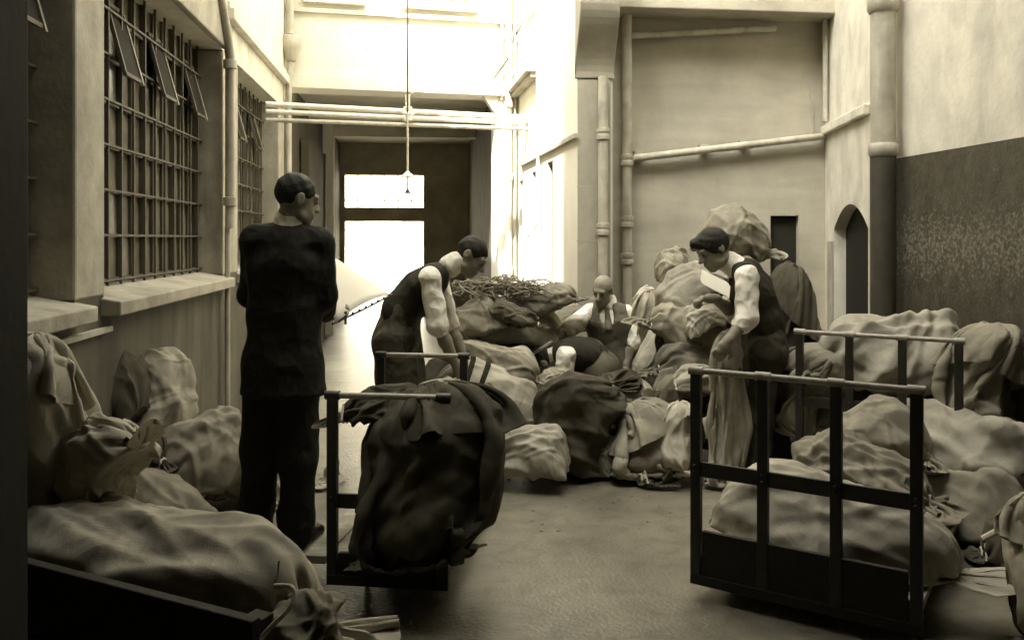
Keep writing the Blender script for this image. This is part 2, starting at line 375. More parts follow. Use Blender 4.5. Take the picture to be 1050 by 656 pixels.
for i in range(1, 6): x = d0+(d1-d0)*i/6; fr.box(x-.008, x+.008, YE+.05, YE+.08, zt0, zt1)
fr.box(d0, d1, YE+.045, YE+.085, zt0+.12, zt0+.145).box(d0, d0+.03, YE-.03, YE+.05, 0, zt1).box(d1-.03, d1, YE-.03, YE+.05, 0, zt1)
fr.build('transom_frame', M['tunnel'], bb)
yl = 13.2
MB().box(XL, XL+.16, yl, yl+.2, 0, pz-.01).build('passage_pier', M['white_wall'], bb)
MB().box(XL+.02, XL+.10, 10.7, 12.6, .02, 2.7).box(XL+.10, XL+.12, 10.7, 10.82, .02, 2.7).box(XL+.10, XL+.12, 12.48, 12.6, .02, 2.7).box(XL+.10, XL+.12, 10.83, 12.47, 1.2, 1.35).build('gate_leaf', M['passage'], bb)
# pipes up the strip of wall at the corner
sp = fs_(520)
pp = lambda s, n, z: Vector((fo[0], fo[1], z))+Vector((fe[0], fe[1], 0))*s+Vector((-fe[1], fe[0], 0))*n
dpw = MB().tube([pp(sp, -.07, 7.8), pp(sp, -.07, .02)], .04, 14)
for z in (3.85, 3.42, 3.05, 2.2, 1.1): dpw.lathe(pp(sp, -.07, z), [(.041, -.04), (.055, -.036), (.055, .036), (.041, .04)])
dpw.build('downpipe', M['pipe_white'], bb, smooth=True)
MB().tube([pp(fs_(514), -.04, 7.8), pp(fs_(514), -.04, 3.3), pp(fs_(514), -.04, 3.1)], .018, 10).tube([pp(fs_(527), -.05, 7.8), pp(fs_(527), -.05, .02)], .02, 10).build('conduit', M['pipe'], bb, smooth=True)

# ---- bright house front across the street, seen through the gate
hb = thing('street_house', 'sunlit pale house front seen through the open gate at the end of the driveway', 'building', (0, 31, 0))
mb = MB(); hs = [(16.5+i*2.4, 17.6+i*2.4, z, z+1.5) for i in range(5) for z in (1.1, 4.2)]
wall_holes(mb, (-22, 31), (1, 0), 0, 44, 0, 9, 0, .4, hs); mb.build('wall', M['white_wall'], hb)
for a, b, z0, z1 in hs:
    f = MB().box(a-22, b-22, 31.12, 31.16, z0, z0+.06).box(a-22, a-21.94, 31.12, 31.16, z0+.06, z1).box(b-22.06, b-22, 31.12, 31.16, z0+.06, z1).box(a-21.94, b-22.06, 31.12, 31.16, (z0+z1)/2, (z0+z1)/2+.05).build('window', M['white_wall'], hb)
    MB().box(a-22, b-22, 31.2, 31.22, z0, z1).build('glass', M['sash'], f)

# ---- building along the right of the driveway: white return wall, stone pilaster, recessed back wall
YA = 6.9
A = Vector((on_y(592, YA), YA)); Bq = Vector((pp(fs_(531), 0, 0)).xy)
al = thing('alley_building', 'white building on the right of the driveway with slit windows and drainpipes', 'building', (A.x, A.y, 0))
e = (A-Bq).normalized(); La = (A-Bq).length
def sA(px):
    t = (px-CX)/F; dx, dy = cT*t+sT, -sT*t+cT
    k = (Bq.x*e.y-Bq.y*e.x)/(dx*e.y-dy*e.x)
    q = Vector((dx*k, dy*k)); return (q-Bq).dot(e), q.length*(-1 if k < 0 else 1), q
def zA(px, py):
    q = sA(px)[2]; d = q.x*sT+q.y*cT
    return CAMZ-(py-HZ)/F*d
slits = [(sA(a)[0], sA(b)[0], .9, zA(a, t)) for a, b, t in ((532.6, 535.6, 186), (545.5, 549.5, 177), (561, 567, 167))]
mb = MB(); wall_holes(mb, Bq, e, 0, La, 0, 6.8, 0, .3, slits); mb.build('wall', M['white_wall'], al)
for s0, s1, z0, z1 in slits:
    fr = MB().obox(Bq, e, s0, s1, .03, .05, z0, z0+.03).obox(Bq, e, s0, s0+.015, .03, .05, z0+.03, z1).obox(Bq, e, s1-.015, s1, .03, .05, z0+.03, z1).build('slit_window', M['sash'], al)
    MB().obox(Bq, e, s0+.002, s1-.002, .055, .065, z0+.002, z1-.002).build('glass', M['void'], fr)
zc0 = 2.30
q0 = lambda s, n, z: Vector((Bq.x, Bq.y, z))+Vector((e.x, e.y, 0))*s+Vector((-e.y, e.x, 0))*n
nrm_ = -1                                                # outward (towards the yard) is negative n
MB().obox(Bq, e, .3, La+.03, -.035, -.002, zc0, zc0+.035).build('string_course', M['pipe'], al)
s5 = sA(556.5)[0]
MB().tube([q0(s5, -.05, 7.5), q0(s5, -.05, 1.62)], .017, 10).lathe(q0(s5, -.05, 2.36), [(.022, -.05), (.03, -.04), (.03, .04), (.022, .05)], 10).build('conduit', M['pipe_white'], al, smooth=True)
MB().tube([q0(s5, -.05, 1.62), q0(s5-.05, -.1, 1.56), q0(s5-.02, -.14, 1.5)], .016, 8).build('tap', M['pipe'], al, smooth=True)
s6, s7 = sA(525)[0]+.15, sA(553)[0]
zl_ = zA(528, 100)
MB().obox(Bq, e, s6, s7, -.14, -.002, zl_, zl_+.07).obox(Bq, e, s6+.03, s7-.03, -.09, -.002, zl_-.05, zl_-.002).build('ledge', M['tunnel'], al, bevel=.006)
MB().bar(q0(s6+.2, -.03, 3.9), q0(s6+.2, -.30, 3.35), .03).bar(q0(s7-.2, -.03, 3.9), q0(s7-.2, -.30, 3.35), .03).bar(q0(s6+.2, -.30, 3.35), q0(s7-.2, -.30, 3.35), .03).bar(q0(s6+.2, -.03, 3.9), q0(s7-.2, -.03, 3.9), .03).build('open_sash', M['sash'], al)
# pilaster with its swelling corbel
xp = on_y(626, YA)
YR = 7.25
mb = MB().box(A.x+.002, xp, YA, YR+.1, 0, 6.8); mb.build('pilaster', M['pilaster'], al)
for z in (.55, 1.0, 1.45, 1.9): MB().box(A.x-.001, xp+.001, YA-.002, YA+.05, z, z+.008).build('joint', M['tunnel'], al)
zc1 = CAMZ+165/F*YA
prof = [(0, zc1)]+[(.24*(.5-.5*math.cos(math.pi*i/12)), zc1+.02+.6*i/12) for i in range(13)]+[(.24, zc1+1.3), (0, zc1+1.3)]
MB().prism([(A.x-.02, YA-.003-a, z) for a, z in prof], (xp-A.x+.05, 0, 0)).build('corbel', M['pilaster'], al, bevel=.01)
# recessed wall with a doorway, a deep beam over it
xr = on_y(846, YR)
hd = (on_y(790, YR), on_y(819, YR), 0, CAMZ+24/F*7.5)
mb = MB(); wall_holes(mb, (xp, YR), (1, 0), 0, xr-xp, 0, 6.8, 0, .35, [(hd[0]-xp, hd[1]-xp, hd[2], hd[3])]); mb.build('recess_wall', M['grey_wall'], al)
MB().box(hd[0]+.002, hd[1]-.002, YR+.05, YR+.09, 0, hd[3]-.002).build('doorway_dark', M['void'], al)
MB().box(xp+.03, xr+.1, YA+.02, YR-.002, CAMZ+236/F*7.1, CAMZ+236/F*7.1+.5).build('beam', M['tunnel'], al, bevel=.01)
def vpipe(px, y, n, r, z0, z1, collars, mat):
    x = on_y(px, y-n)
    m_ = MB().tube([(x, y-n, z1), (x, y-n, z0)], r, 14)
    for z in collars: m_.lathe((x, y-n, z), [(r*1.02, -.05), (r*1.32, -.046), (r*1.32, -.012), (r*1.2, -.008), (r*1.2, .01), (r*1.32, .014), (r*1.32, .046), (r*1.02, .05)])
    return m_, x
m_, x1 = vpipe(618.5, YA, .06, .042, .02, CAMZ+165/F*7.0, (1.55, 2.33), None); m_.build('downpipe', M['pipe'], al, smooth=True)
m_, x2 = vpipe(643, YR, .08, .043, .02, 3.9, (1.3, 1.62, 2.15), None)
m_.tube([(x2, YR-.07, CAMZ+212/F*7.2-.06), (x2+.05, YR-.07, CAMZ+212/F*7.2), (on_y(795, YR-.07), YR-.07, CAMZ+221/F*7.3)], .03, 12)
m_.tube([(x2, YR-.07, CAMZ+70/F*7.2), (x2+.06, YR-.07, CAMZ+84/F*7.2), (on_y(845, YR-.07), YR-.07, CAMZ+107/F*7.4)], .032, 12)
for px in (655, 722, 762): x = on_y(px, YR-.04); z = CAMZ+(84+(px-655)*.12)/F*7.25; m_.box(x-.04, x+.04, YR-.06, YR-.002, z+.02, z+.06)
m_.build('drainpipe', M['pipe'], al, smooth=True)

# ---- wall on the right: an angled return with an arched door, then the long tarred dado
XR = 3.3; YD = 5.95
rw = thing('yard_wall', 'high cream wall on the right with a black tarred dado and an arched doorway', 'wall', (XR, YD, 0))
a0, a1 = Vector((xr, YR)), Vector((XR, YD)); ee = (a1-a0).normalized(); Lr = (a1-a0).length
def sR_(px):
    t = (px-CX)/F; dx, dy = cT*t+sT, -sT*t+cT
    k = (a0.x*ee.y-a0.y*ee.x)/(dx*ee.y-dy*ee.x)
    return (Vector((dx*k, dy*k))-a0).dot(ee)
h0, h1 = sR_(855), min(sR_(892), Lr-.06)
za = 1.55
mb = MB(); wall_holes(mb, a0, ee, 0, Lr, 0, 6, 0, .4, [(h0, h1, 0, za+.22)])
nA = 12                                                   # the arch: spandrels filled above a segmental curve
arc = [(h0+(h1-h0)*i/nA, za+.20*(1-((i/nA-.5)*2)**2)) for i in range(nA+1)]
qv = lambda s, n, z: Vector((a0.x, a0.y, z))+Vector((ee.x, ee.y, 0))*s+Vector((-ee.y, ee.x, 0))*n
for (s0, z0), (s1, z1) in zip(arc[:-1], arc[1:]):
    mb.hexa([qv(s0, 0, z0), qv(s1, 0, z1), qv(s1, .4, z1), qv(s0, .4, z0), qv(s0, 0, za+.221), qv(s1, 0, za+.221), qv(s1, .4, za+.221), qv(s0, .4, za+.221)])
mb.build('return_wall', M['cream_wall'], rw)
MB().obox(a0, ee, h0+.002, h1-.002, .10, .14, 0, za+.199).obox(a0, ee, h0+.02, h1-.02, .08, .098, .4, .5).build('door', M['black'], rw)
MB().obox(a0, ee, h0-.11, h0, -.03, -.002, .02, 1.45).build('door_jamb', M['pilaster'], rw, bevel=.006)
MB().obox(a0, ee, .02, Lr, -.05, -.002, CAMZ+.92, CAMZ+1.0).build('string_course', M['cream_wall'], rw, bevel=.01)
s8 = sR_(851)
MB().tube([qv(s8, -.04, 5.5), qv(s8, -.04, 2.5)], .022, 10).tube([qv(.02, -.1, CAMZ+.9), qv(.04, -.12, 2.7), qv(.01, -.16, 2.85), qv(0, -.2, 3.3)], .012, 8).build('conduit', M['pipe'], rw, smooth=True)
ZD = 2.03
MB().box(XR, XR+.4, -4, YD-.002, ZD+.002, 6).build('wall', M['cream_wall'], rw)
MB().box(XR-.006, XR+.4, -4, YD-.002, 0, ZD).build('dado', M['dado'], rw)
xb = XR-.13; yb = on_x(905.5, xb)
pz0 = CAMZ+83/F*5.95
pb = MB().tube([(xb, yb, 6), (xb, yb, pz0)], .083, 24).lathe((xb, yb, CAMZ+238/F*5.95), [(.09, -.07), (.105, -.05), (.105, .04), (.095, .06)]).lathe((xb, yb, pz0+.02), [(.088, -.02), (.1, 0), (.1, .05), (.088, .07)])
pb.build('rainwater_pipe', M['pipe'], rw, smooth=True)
MB().tube([(xb, yb, pz0-.002), (xb, yb, .02)], .085, 24).build('pipe_foot', M['pipe_dark'], rw, smooth=True)

# ---- covered bay the photograph is taken from: it only lets light in from the yard
cb = thing('covered_bay', 'dark timber post and roofed bay at the left edge of the picture', 'shelter', (-1.1, 1.15, 0))
MB().box(-1.5, P(25, 300, 1.2).x, 1.1, 1.28, 0, 3.3).build('post', M['black'], cb, bevel=.004)
MB().box(-2.2, 3.75, -4, 3.1, 3.35, 3.5).build('roof', M['void'], cb)
MB().box(-2.2, 3.75, -4.3, -4.02, 0, 3.5).build('rear_wall', M['void'], cb)
MB().box(-2.2, .75, 1.2, 2.0, 3.502, 11.5).box(.75, 3.75, 1.2, 2.0, 3.502, 8.5).build('sun_blocker', M['left_wall'], cb)  # unseen blocks added above the roof to keep the sun off the recess

# ---- pipes bridging the yard and the lamp that hangs from them
pr = thing('pipe_bridge', 'three white pipes bridging the driveway between the two walls', 'pipes', (0, 8.8, 2.8))
pa, pbb = Vector((XL+.0, on_x(272, XL), 0)), Vector((q0(sA(541)[0], 0, 0).x+.02, q0(sA(541)[0], 0, 0).y, 0))
dA = lambda v: v.x*sT+v.y*cT
for ya, yb_, r_, m in ((107, 121, .028, 'pipe_white'), (114.5, 126.5, .026, 'pipe_white'), (123, 132.5, .022, 'pipe')):
    a = pa.copy(); b = pbb.copy(); a.z = CAMZ+(HZ-ya)/F*dA(pa); b.z = CAMZ+(HZ-yb_)/F*dA(pbb)
    MB().tube([a, b], r_, 14).build('pipe', M[m], pr, smooth=True)
lp = pa.lerp(pbb, (408-272)/(541-272)); lz = CAMZ+(HZ-117)/F*dA(lp)
MB().box(lp.x-.045, lp.x+.045, lp.y-.05, lp.y+.05, lz-.07, lz+.07).lathe((lp.x, lp.y, lz), [(.06, -.02), (.07, 0), (.06, .02)]).tube([(lp.x, lp.y, lz+.05), (lp.x, lp.y, lz+.2)], .025).build('junction_box', M['pipe_white'], pr, bevel=.008)
hl = thing('pendant_lamp', 'small enamel pendant lamp on a long rod below the white pipes', 'lamp', (lp.x, lp.y, lz))
MB().tube([(lp.x, lp.y-.06, 6.8), (lp.x, lp.y-.06, lz)], .009, 8).build('hanger', M['iron'], hl, smooth=True)
z1 = CAMZ+(HZ-181)/F*dA(lp)
MB().tube([(lp.x, lp.y-.06, lz), (lp.x, lp.y-.06, z1)], .011, 8).build('rod', M['pipe'], hl, smooth=True)
MB().lathe((lp.x, lp.y-.06, z1), [(.015, .05), (.03, .03), (.075, -.005), (.075, -.012), (.03, -.012)]).build('shade', M['pipe_white'], hl, smooth=True)
MB().lathe((lp.x, lp.y-.06, z1-.15), [(.008, .14), (.008, .02), (.032, -.02), (.032, -.03), (.01, -.03)]).build('bulb_holder', M['iron'], hl, smooth=True)
st = thing('stay_wire', 'thin slanting stay wire running from the lamp box up to the white end wall', 'wire', (lp.x, lp.y, lz+.18))
MB().tube([(lp.x+.01, lp.y, lz+.19), tuple(pp(fs_(513), -.02, CAMZ+(HZ-32)/F*10))], .005, 6).build('wire', M['pipe'], st)
# ================================================================== mail sacks: canvas draped and buckled over lumpy contents
def sim_sack(seed, circ=1.3, length=1.1, upright=False, slack=1.25, lumps=16, neck=0.80, neck_r=0.04, open_top=False,
             nu=72, nv=56, steps=90, iters=10, press=0.3, full=0.74, flat_r=0.72, bend=0.35, squash=0.86, twist=0.5):
    rng = np.random.default_rng(seed)
    du, dv = circ/nu, length/(nv-1)
    u = np.arange(nu)/nu*2*np.pi
    V, U = np.meshgrid(np.linspace(0, 1, nv), u, indexing='ij')
    R = circ/2/np.pi
    Rc = R/slack                                   # radius of the contents
    hz = Rc*flat_r                                 # half height when lying
    fl = np.clip(V/0.25, 0.05, 1.0)**0.6
    X = np.stack([V*length, R*(1.05+0.45*(1-fl))*np.cos(U), R*0.98*fl*np.sin(U)], -1)
    ni = int(round(neck*(nv-1)))
    # contents: lumps that the canvas drapes over
    n = lumps
    cx = rng.uniform(0.12, full, n)*length
    cx[:3] = np.array([0.14, 0.45, full-0.04])*length
    r = rng.uniform(0.45, 0.72, n)*Rc
    if upright:
        ang = rng.uniform(0, 6.28, n); rad = np.sqrt(rng.uniform(0, 1, n))*(Rc-r)*1.1
        S = np.stack([cx, rad*np.cos(ang), rad*np.sin(ang)], -1)
        sq = np.array([1., 1., 1.])
    else:
        S = np.stack([cx, rng.uniform(-1, 1, n)*(Rc*1.15-r), rng.uniform(-1, 1, n)*np.maximum(hz-r*.8, 0)], -1)
        sq = np.array([1., 1., flat_r])
    nc = 6
    core = np.stack([(np.linspace(0.13, full-0.07, nc)+rng.uniform(-.03, .03, nc))*length, rng.uniform(-.18, .18, nc)*Rc,
                     rng.uniform(-.12, .12, nc)*Rc], -1)
    S = np.concatenate([S, core]); r = np.concatenate([r, rng.uniform(.62, .9, nc)*Rc])
    r[:n] *= rng.uniform(.75, 1.12, n)
    floor = -hz*1.0
    if upright:
        rot = lambda A: np.stack([A[..., 2], A[..., 1], A[..., 0]], -1)
        X = rot(X); S = rot(S); floor = 0.0
        X[..., 2] += 0.01
    for k in range(10):
        f = rng.integers(1, 6); g = rng.uniform(1, 7); ph = rng.uniform(0, 6.28, 2)
        X += (rng.normal(size=3)*0.008)*(np.sin(f*U+ph[0])*np.sin(g*V*3+ph[1]))[..., None]
    P = X.copy()
    S0 = S.copy()
    ax = 2 if upright else 0
    bdir = rng.choice([-1, 1]); tdir = rng.choice([-1, 1])
    def pose(q):
        """contents slump as the sack is thrown down: shortened, bent and twisted; the canvas buckles round them"""
        T = S0.copy(); c = T[:, ax]
        T[:, ax] = c.min()*0.6+(c-c.min()*0.6)*(1-(1-squash)*q)
        z = c/length
        if upright:
            T[:, 0] += bdir*bend*q*z*z*0.35
            an = twist*tdir*q*z; ca, sa = np.cos(an), np.sin(an)
            T[:, 0], T[:, 1] = T[:, 0]*ca-T[:, 1]*sa, T[:, 0]*sa+T[:, 1]*ca
        else:
            T[:, 1] += bdir*bend*q*(z-.4)**2*1.3*length
            an = twist*tdir*q*(z-.4); ca, sa = np.cos(an), np.sin(an)
            T[:, 1], T[:, 2] = T[:, 1]*ca-T[:, 2]*sa, T[:, 1]*sa*.6+T[:, 2]*ca
        return T
    dt = 1/50.
    su = np.hypot(du, dv)
    def dist(A, B, L, k, comp=1.0):
        d = A-B
        n = np.sqrt((d*d).sum(-1, keepdims=True))+1e-9
        e = (n-L)/n
        return d*e*(0.5*k)
    below = np.clip((neck-V)/0.05, 0, 1)
    for s in range(steps):
        vel = (X-P)*0.88
        P = X.copy()
        nrm = np.cross(np.roll(X, -1, 1)-np.roll(X, 1, 1), np.gradient(X, axis=0))
        nrm /= (np.linalg.norm(nrm, axis=-1, keepdims=True)+1e-9)
        X = X+vel+dt*dt*(nrm*(press*below)[..., None]+np.array([0, 0, -3.0]))
        Sn = pose(np.clip((s-25)/45., 0, 1)); dS = Sn-S; S = Sn
        rn = R+(neck_r-R)*min(1, s/35.)
        for it in range(iters):
            C = np.zeros_like(X)
            c = dist(np.roll(X, -1, 1), X, du, 1); C += c; C -= np.roll(c, 1, 1)
            c = dist(X[1:], X[:-1], dv, 1); C[:-1] += c; C[1:] -= c
            c = dist(np.roll(X, -1, 1)[1:], X[:-1], su, .3); C[:-1] += c; C[1:] -= np.roll(c, 1, 1)
            c = dist(np.roll(X, 1, 1)[1:], X[:-1], su, .3); C[:-1] += c; C[1:] -= np.roll(c, -1, 1)
            c = dist(np.roll(X, -2, 1), X, 2*du, .16); C += c; C -= np.roll(c, 2, 1)
            c = dist(X[2:], X[:-2], 2*dv, .16); C[:-2] += c; C[2:] -= c
            X = X+C*0.36
            m = X[0]; X[0] = (m+m[(-np.arange(nu)) % nu])/2
            if not open_top:
                ring = X[ni]; cc = ring.mean(0); d = ring-cc; q = np.linalg.norm(d, axis=-1, keepdims=True)
                X[ni] = cc+d*np.minimum(1, rn/(q+1e-9))
            if it % 3 == 2:
                for c0, rr, dc in zip(S, r, dS):
                    d = (X-c0)/ (sq if not upright else 1.0)
                    q2 = (d*d).sum(-1)
                    hit = q2 < rr*rr
                    if hit.any():
                        dh = d[hit]; q = np.sqrt(q2[hit])[:, None]+1e-9
                        Xn = c0+dh/q*rr*(sq if not upright else 1.0)
                        X[hit] = Xn
                        P[hit] += (Xn-P[hit])*0.3
                        if it == 2: X[hit] += dc*.8; P[hit] += dc*.8
                zl = X[..., 2] < floor
                if zl.any():
                    X[..., 2][zl] = floor
                    P[zl] = P[zl]*0.5+X[zl]*0.5
    X[..., 2] -= floor
    return X

PROTO = {}
def proto(key, **k):
    X = sim_sack(**k); neck = k.get('neck', .8); op = k.get('open_top', False)
    if k.get('upright'): X = np.stack([X[..., 2], X[..., 1], -X[..., 0]], -1)
    nv, nu, _ = X.shape; ni = int(round(neck*(nv-1)))
    xb = np.percentile(X[:4, :, 0], 30); xn = X[ni, :, 0].mean()
    if k.get('upright'): xb = 0; xn = X[:ni+1, :, 0].max() if not op else np.percentile(X[..., 0], 99.5)
    body = X[4:max(ni-6, 8)]
    y0, y1 = np.percentile(body[..., 1], (1, 99)); z0, z1 = np.percentile(body[..., 2], (1, 99))
    X = (X-np.array([xb, (y0+y1)/2, (z0+z1)/2]))/np.array([xn-xb, y1-y0, z1-z0])
    PROTO[key] = (X, ni, op)
proto('full', seed=1, slack=1.07, circ=1.35, squash=.82, twist=1.0, press=8)
proto('fat', seed=12, slack=1.06, circ=1.4, length=1.0, squash=.78, twist=1.4, press=7)
proto('slack', seed=23, slack=1.2, circ=1.5, squash=.70, twist=1.8, press=6, lumps=10)
proto('long', seed=3, slack=1.08, circ=1.15, length=1.3, squash=.76, twist=1.3, bend=.8, press=8)
proto('lumpy', seed=31, slack=1.14, circ=1.4, length=1.0, squash=.70, lumps=10, twist=1.5, press=8)
proto('stand', seed=4, upright=True, slack=1.15, full=.52, squash=.85, press=3)
proto('slump', seed=8, upright=True, slack=1.3, circ=1.6, full=.5, squash=.7, twist=1.5, bend=.8, press=3)
proto('squat', seed=9, upright=True, slack=1.2, circ=1.5, full=.5, neck=.72, squash=.7, twist=2, press=5)
proto('empty', seed=6, slack=2.2, neck=.9, neck_r=.1, circ=1.5, lumps=6, full=.5, squash=.6, twist=2)
proto('open', seed=7, upright=True, open_top=True, slack=1.2, circ=1.5, full=.62, squash=.8, twist=.6)

def finer(X):
    """twice the grid: smooth interpolation round and along the sack"""
    A = np.empty((X.shape[0], X.shape[1]*2, 3)); A[:, ::2] = X
    A[:, 1::2] = (9*(X+np.roll(X, -1, 1))-np.roll(X, 1, 1)-np.roll(X, -2, 1))/16
    B = np.empty((A.shape[0]*2-1, A.shape[1], 3)); B[::2] = A
    E = np.concatenate([A[:1]*2-A[1:2], A, A[-1:]*2-A[-2:-1]])
    B[1::2] = (9*(A[:-1]+A[1:])-E[:-3]-E[3:])/16
    return B
def folds(nv, nu, rng, n=9):
    """folds of slack canvas in its own cloth coordinates: a few broad ones, many narrow sharp creases, gathers at the neck"""
    v = np.linspace(0, 1, nv)[:, None]; u = np.arange(nu)[None, :]/nu
    h = np.zeros((nv, nu))
    for k in range(n):
        uc, vc = rng.uniform(0, 1), rng.uniform(.08, .78)
        q = rng.random()
        if q < .35: lu, lv, am = rng.uniform(.028, .05), rng.uniform(.18, .38), rng.uniform(.6, 1.0)
        elif q < .75: lu, lv, am = rng.uniform(.012, .022), rng.uniform(.14, .34), rng.uniform(.45, .8)
        else: lu, lv, am = rng.uniform(.007, .012), rng.uniform(.05, .16), rng.uniform(.22, .42)
        an = rng.uniform(-.6, .6) if rng.random() < .78 else rng.uniform(.9, 2.2)
        du = (u-uc+.5) % 1-.5; dv = (v-vc)*.8
        a = dv*math.cos(an)+du*math.sin(an); c = -dv*math.sin(an)+du*math.cos(an)
        c = c+.025*np.sin(a*11+rng.uniform(0, 6.28))+.10*rng.normal()*a*a*4
        c = c*(1+.8*np.abs(a)/lv)                               # folds narrow towards their ends
        w_ = np.exp(-(a/lv)**2)
        h += am*w_*(np.exp(-np.sqrt((c/lu)**2+.08)*1.6)*1.5-.55*np.exp(-((c-lu*2.2)/(lu*1.2))**2)-.4*np.exp(-((c+lu*2.2)/(lu*1.2))**2))
    g = np.clip(1-np.abs(v-.74)/.30, 0, 1)**2
    h += g*.55*sum(np.sin(6.2832*m*u+rng.uniform(0, 6.28)+2*np.sin(5*v+rng.uniform(0, 6.28)))*rng.uniform(.3, .8) for m in (5, 8, 11, 15))
    return h

def sack(label, bottom, neck, width, kind='full', thick=None, mat='canvas', roll=0., seed=None, up=None, group='mail sacks heaped in the yard',
         floor=.012, cord=True, name='mail_sack', wr=.010, bulge=0.0, stripe=None, droop=0.0):
    global SEED
    SEED += 1
    rng = np.random.default_rng(SEED if seed is None else seed)
    X, ni, op = PROTO[kind]
    X = finer(X); ni *= 2
    a, b = P(*bottom), P(*neck)
    ax = (b-a); L_ = ax.length; ax = ax/L_
    u = Vector(up) if up else Vector((0, 0, 1))
    if abs(ax.dot(u)) > .93: u = Vector((sT, cT, 0))*-1+Vector((0, 0, .2))
    u = (u-ax*u.dot(ax)).normalized()
    u = Matrix.Rotation(roll, 3, ax)@u
    s = u.cross(ax).normalized()
    th = thick if thick else width*.68
    Q = X*np.array([L_, width*(1 if rng.random() < .5 else -1), th])
    # each sack sags and twists its own way
    t = X[..., 0]
    Q[..., 1] *= 1-(.45 if kind in ('stand', 'slump', 'squat') else .22)*np.clip(1-t/.14, 0, 1)
    Q[..., 1] += width*.14*np.sin(t*rng.uniform(2, 4)+rng.uniform(0, 6.28))
    Q[..., 2] += th*.10*np.sin(t*rng.uniform(3, 6)+rng.uniform(0, 6.28))-droop*np.clip(t-.5, 0, 1)**2
    flip = np.linalg.det(np.array([tuple(ax), tuple(s), tuple(u)])) < 0
    Wd = np.array(a)+Q[..., :1]*np.array(ax)+Q[..., 1:2]*np.array(s)+Q[..., 2:3]*np.array(u)
    nrm = np.cross(np.roll(Wd, -1, 1)-np.roll(Wd, 1, 1), np.gradient(Wd, axis=0))
    nrm /= np.linalg.norm(nrm, axis=-1, keepdims=True)+1e-9
    cen = Wd[:ni].reshape(-1, 3).mean(0)
    if ((Wd-cen)*nrm)[:ni].sum() < 0: nrm = -nrm
    nv0, nu0 = t.shape
    Wd = Wd+nrm*(wr*1.25*folds(nv0, nu0, rng, 56)*np.clip((1.0-t)/.12, .1, 1)*min(1.15, .35+width/.62))[..., None]
    zf = Wd[..., 2]
    Wd[..., 2] = np.where(zf < floor+.05, floor+.05*np.exp(np.minimum((zf-floor-.05)/.05, 0))-.0, zf)
    nv, nu, _ = Wd.shape
    i, j = np.meshgrid(np.arange(nv-1), np.arange(nu), indexing='ij'); j2 = (j+1) % nu
    fc = np.stack([i*nu+j, i*nu+j2, (i+1)*nu+j2, (i+1)*nu+j], -1).reshape(-1, 4)
    uv = np.stack(np.meshgrid(np.arange(nu)/nu, np.arange(nv)/(nv-1), indexing='xy'), -1).reshape(-1, 2)
    o = link_mesh(name, Wd.reshape(-1, 3), fc, M[stripe or mat], origin=a, smooth=True, uv=uv)
    tag(o, label, 'sack', group)
    if cord and not op:
        ring = Wd[ni]; c = ring.mean(0); rad = np.median(np.linalg.norm(ring-c, axis=1))+.006
        m = MB(); k = 16
        av, sv = Vector(ax), Vector(s); uv_ = av.cross(sv)
        for off in (-.008, .008):
            m.tube([Vector(c)+av*off+(sv*math.cos(6.2832*q/k)+uv_*math.sin(6.2832*q/k))*rad for q in range(k)], .0075, 6, closed=True)
        m.tube([Vector(c)+uv_*rad, Vector(c)+uv_*(rad+.03)+sv*.03, Vector(c)+uv_*(rad+.02)+sv*.08-Vector((0, 0, .05))], .005, 6)
        m.build('neck_cord', M['cord'], o, smooth=True)
    return o
SEED = 100
G1, G2, G3, G4, G5 = ('sacks heaped in the left foreground', 'sacks piled against the left wall', 'sacks in the middle heap', 'sacks in the tall heap behind the right hand man',
                      'sacks heaped by the tarred wall')
# ---- left foreground, behind a dark board
sack('big pale sack lying slantwise behind the dark board, its cord-tied neck towards the floor', (35, 548, 2.66), (284, 606, 2.12), .50, 'long', .34, 'canvas_pale', group=G1, wr=.014)
sack('mottled pale sack standing tall against the dark post at the left edge', (48, 545, 2.72), (50, 338, 2.66), .42, 'slump', .36, 'canvas_pale', roll=.5, group=G1, wr=.014)
sack('small pale sack wedged below the tall mottled sack and above the big slanting one', (70, 515, 2.68), (122, 428, 2.62), .26, 'lumpy', .22, 'canvas_pale', group=G1, wr=.014)
sack('shadowed grey sack lying behind the ridge of the big slanting sack', (120, 505, 3.02), (262, 582, 2.62), .34, 'full', .24, 'canvas', group=G1)
sack('crumpled grey sack spilling over the bottom edge beside the white cord', (346, 735, 2.0), (292, 614, 2.1), .28, 'full', .24, 'canvas', group=G1, wr=.016)
# ---- against the left wall
sack('long dark sack on top of the wall pile with a light upper edge', (152, 398, 4.4), (66, 382, 4.35), .42, 'full', .30, 'canvas_dark', group=G2)
sack('grey sack with a pointed ear leaning against the left wall', (188, 440, 4.6), (150, 362, 4.75), .42, 'lumpy', .30, 'canvas', roll=.5, group=G2, wr=.014)
sack('round gathered sack at the right end of the wall pile, its puckered neck facing out', (232, 452, 4.8), (165, 466, 4.35), .44, 'fat', .36, 'canvas', group=G2, wr=.014)
sack('dark small sack under the long dark one beside the round gathered sack', (105, 470, 4.4), (158, 462, 4.3), .34, 'lumpy', .26, 'canvas_dark', group=G2)
sack('grey sack under the wall pile behind the tall mottled sack', (70, 470, 4.2), (120, 430, 4.4), .40, 'full', .36, 'canvas_dark', group=G2)
# ---- on the floor round the suited man
sack('crumpled empty sack on the floor behind the heels of the man in the suit', (300, 505, 4.75), (216, 488, 4.75), .42, 'slack', .20, 'canvas_pale', group='empty sacks round the suited man', wr=.03)
sack('flat pale empty sack on the floor between the suited man and the small trolley', (352, 486, 5.2), (305, 492, 5.05), .30, 'empty', .16, 'canvas_pale', group='empty sacks round the suited man', wr=.016)
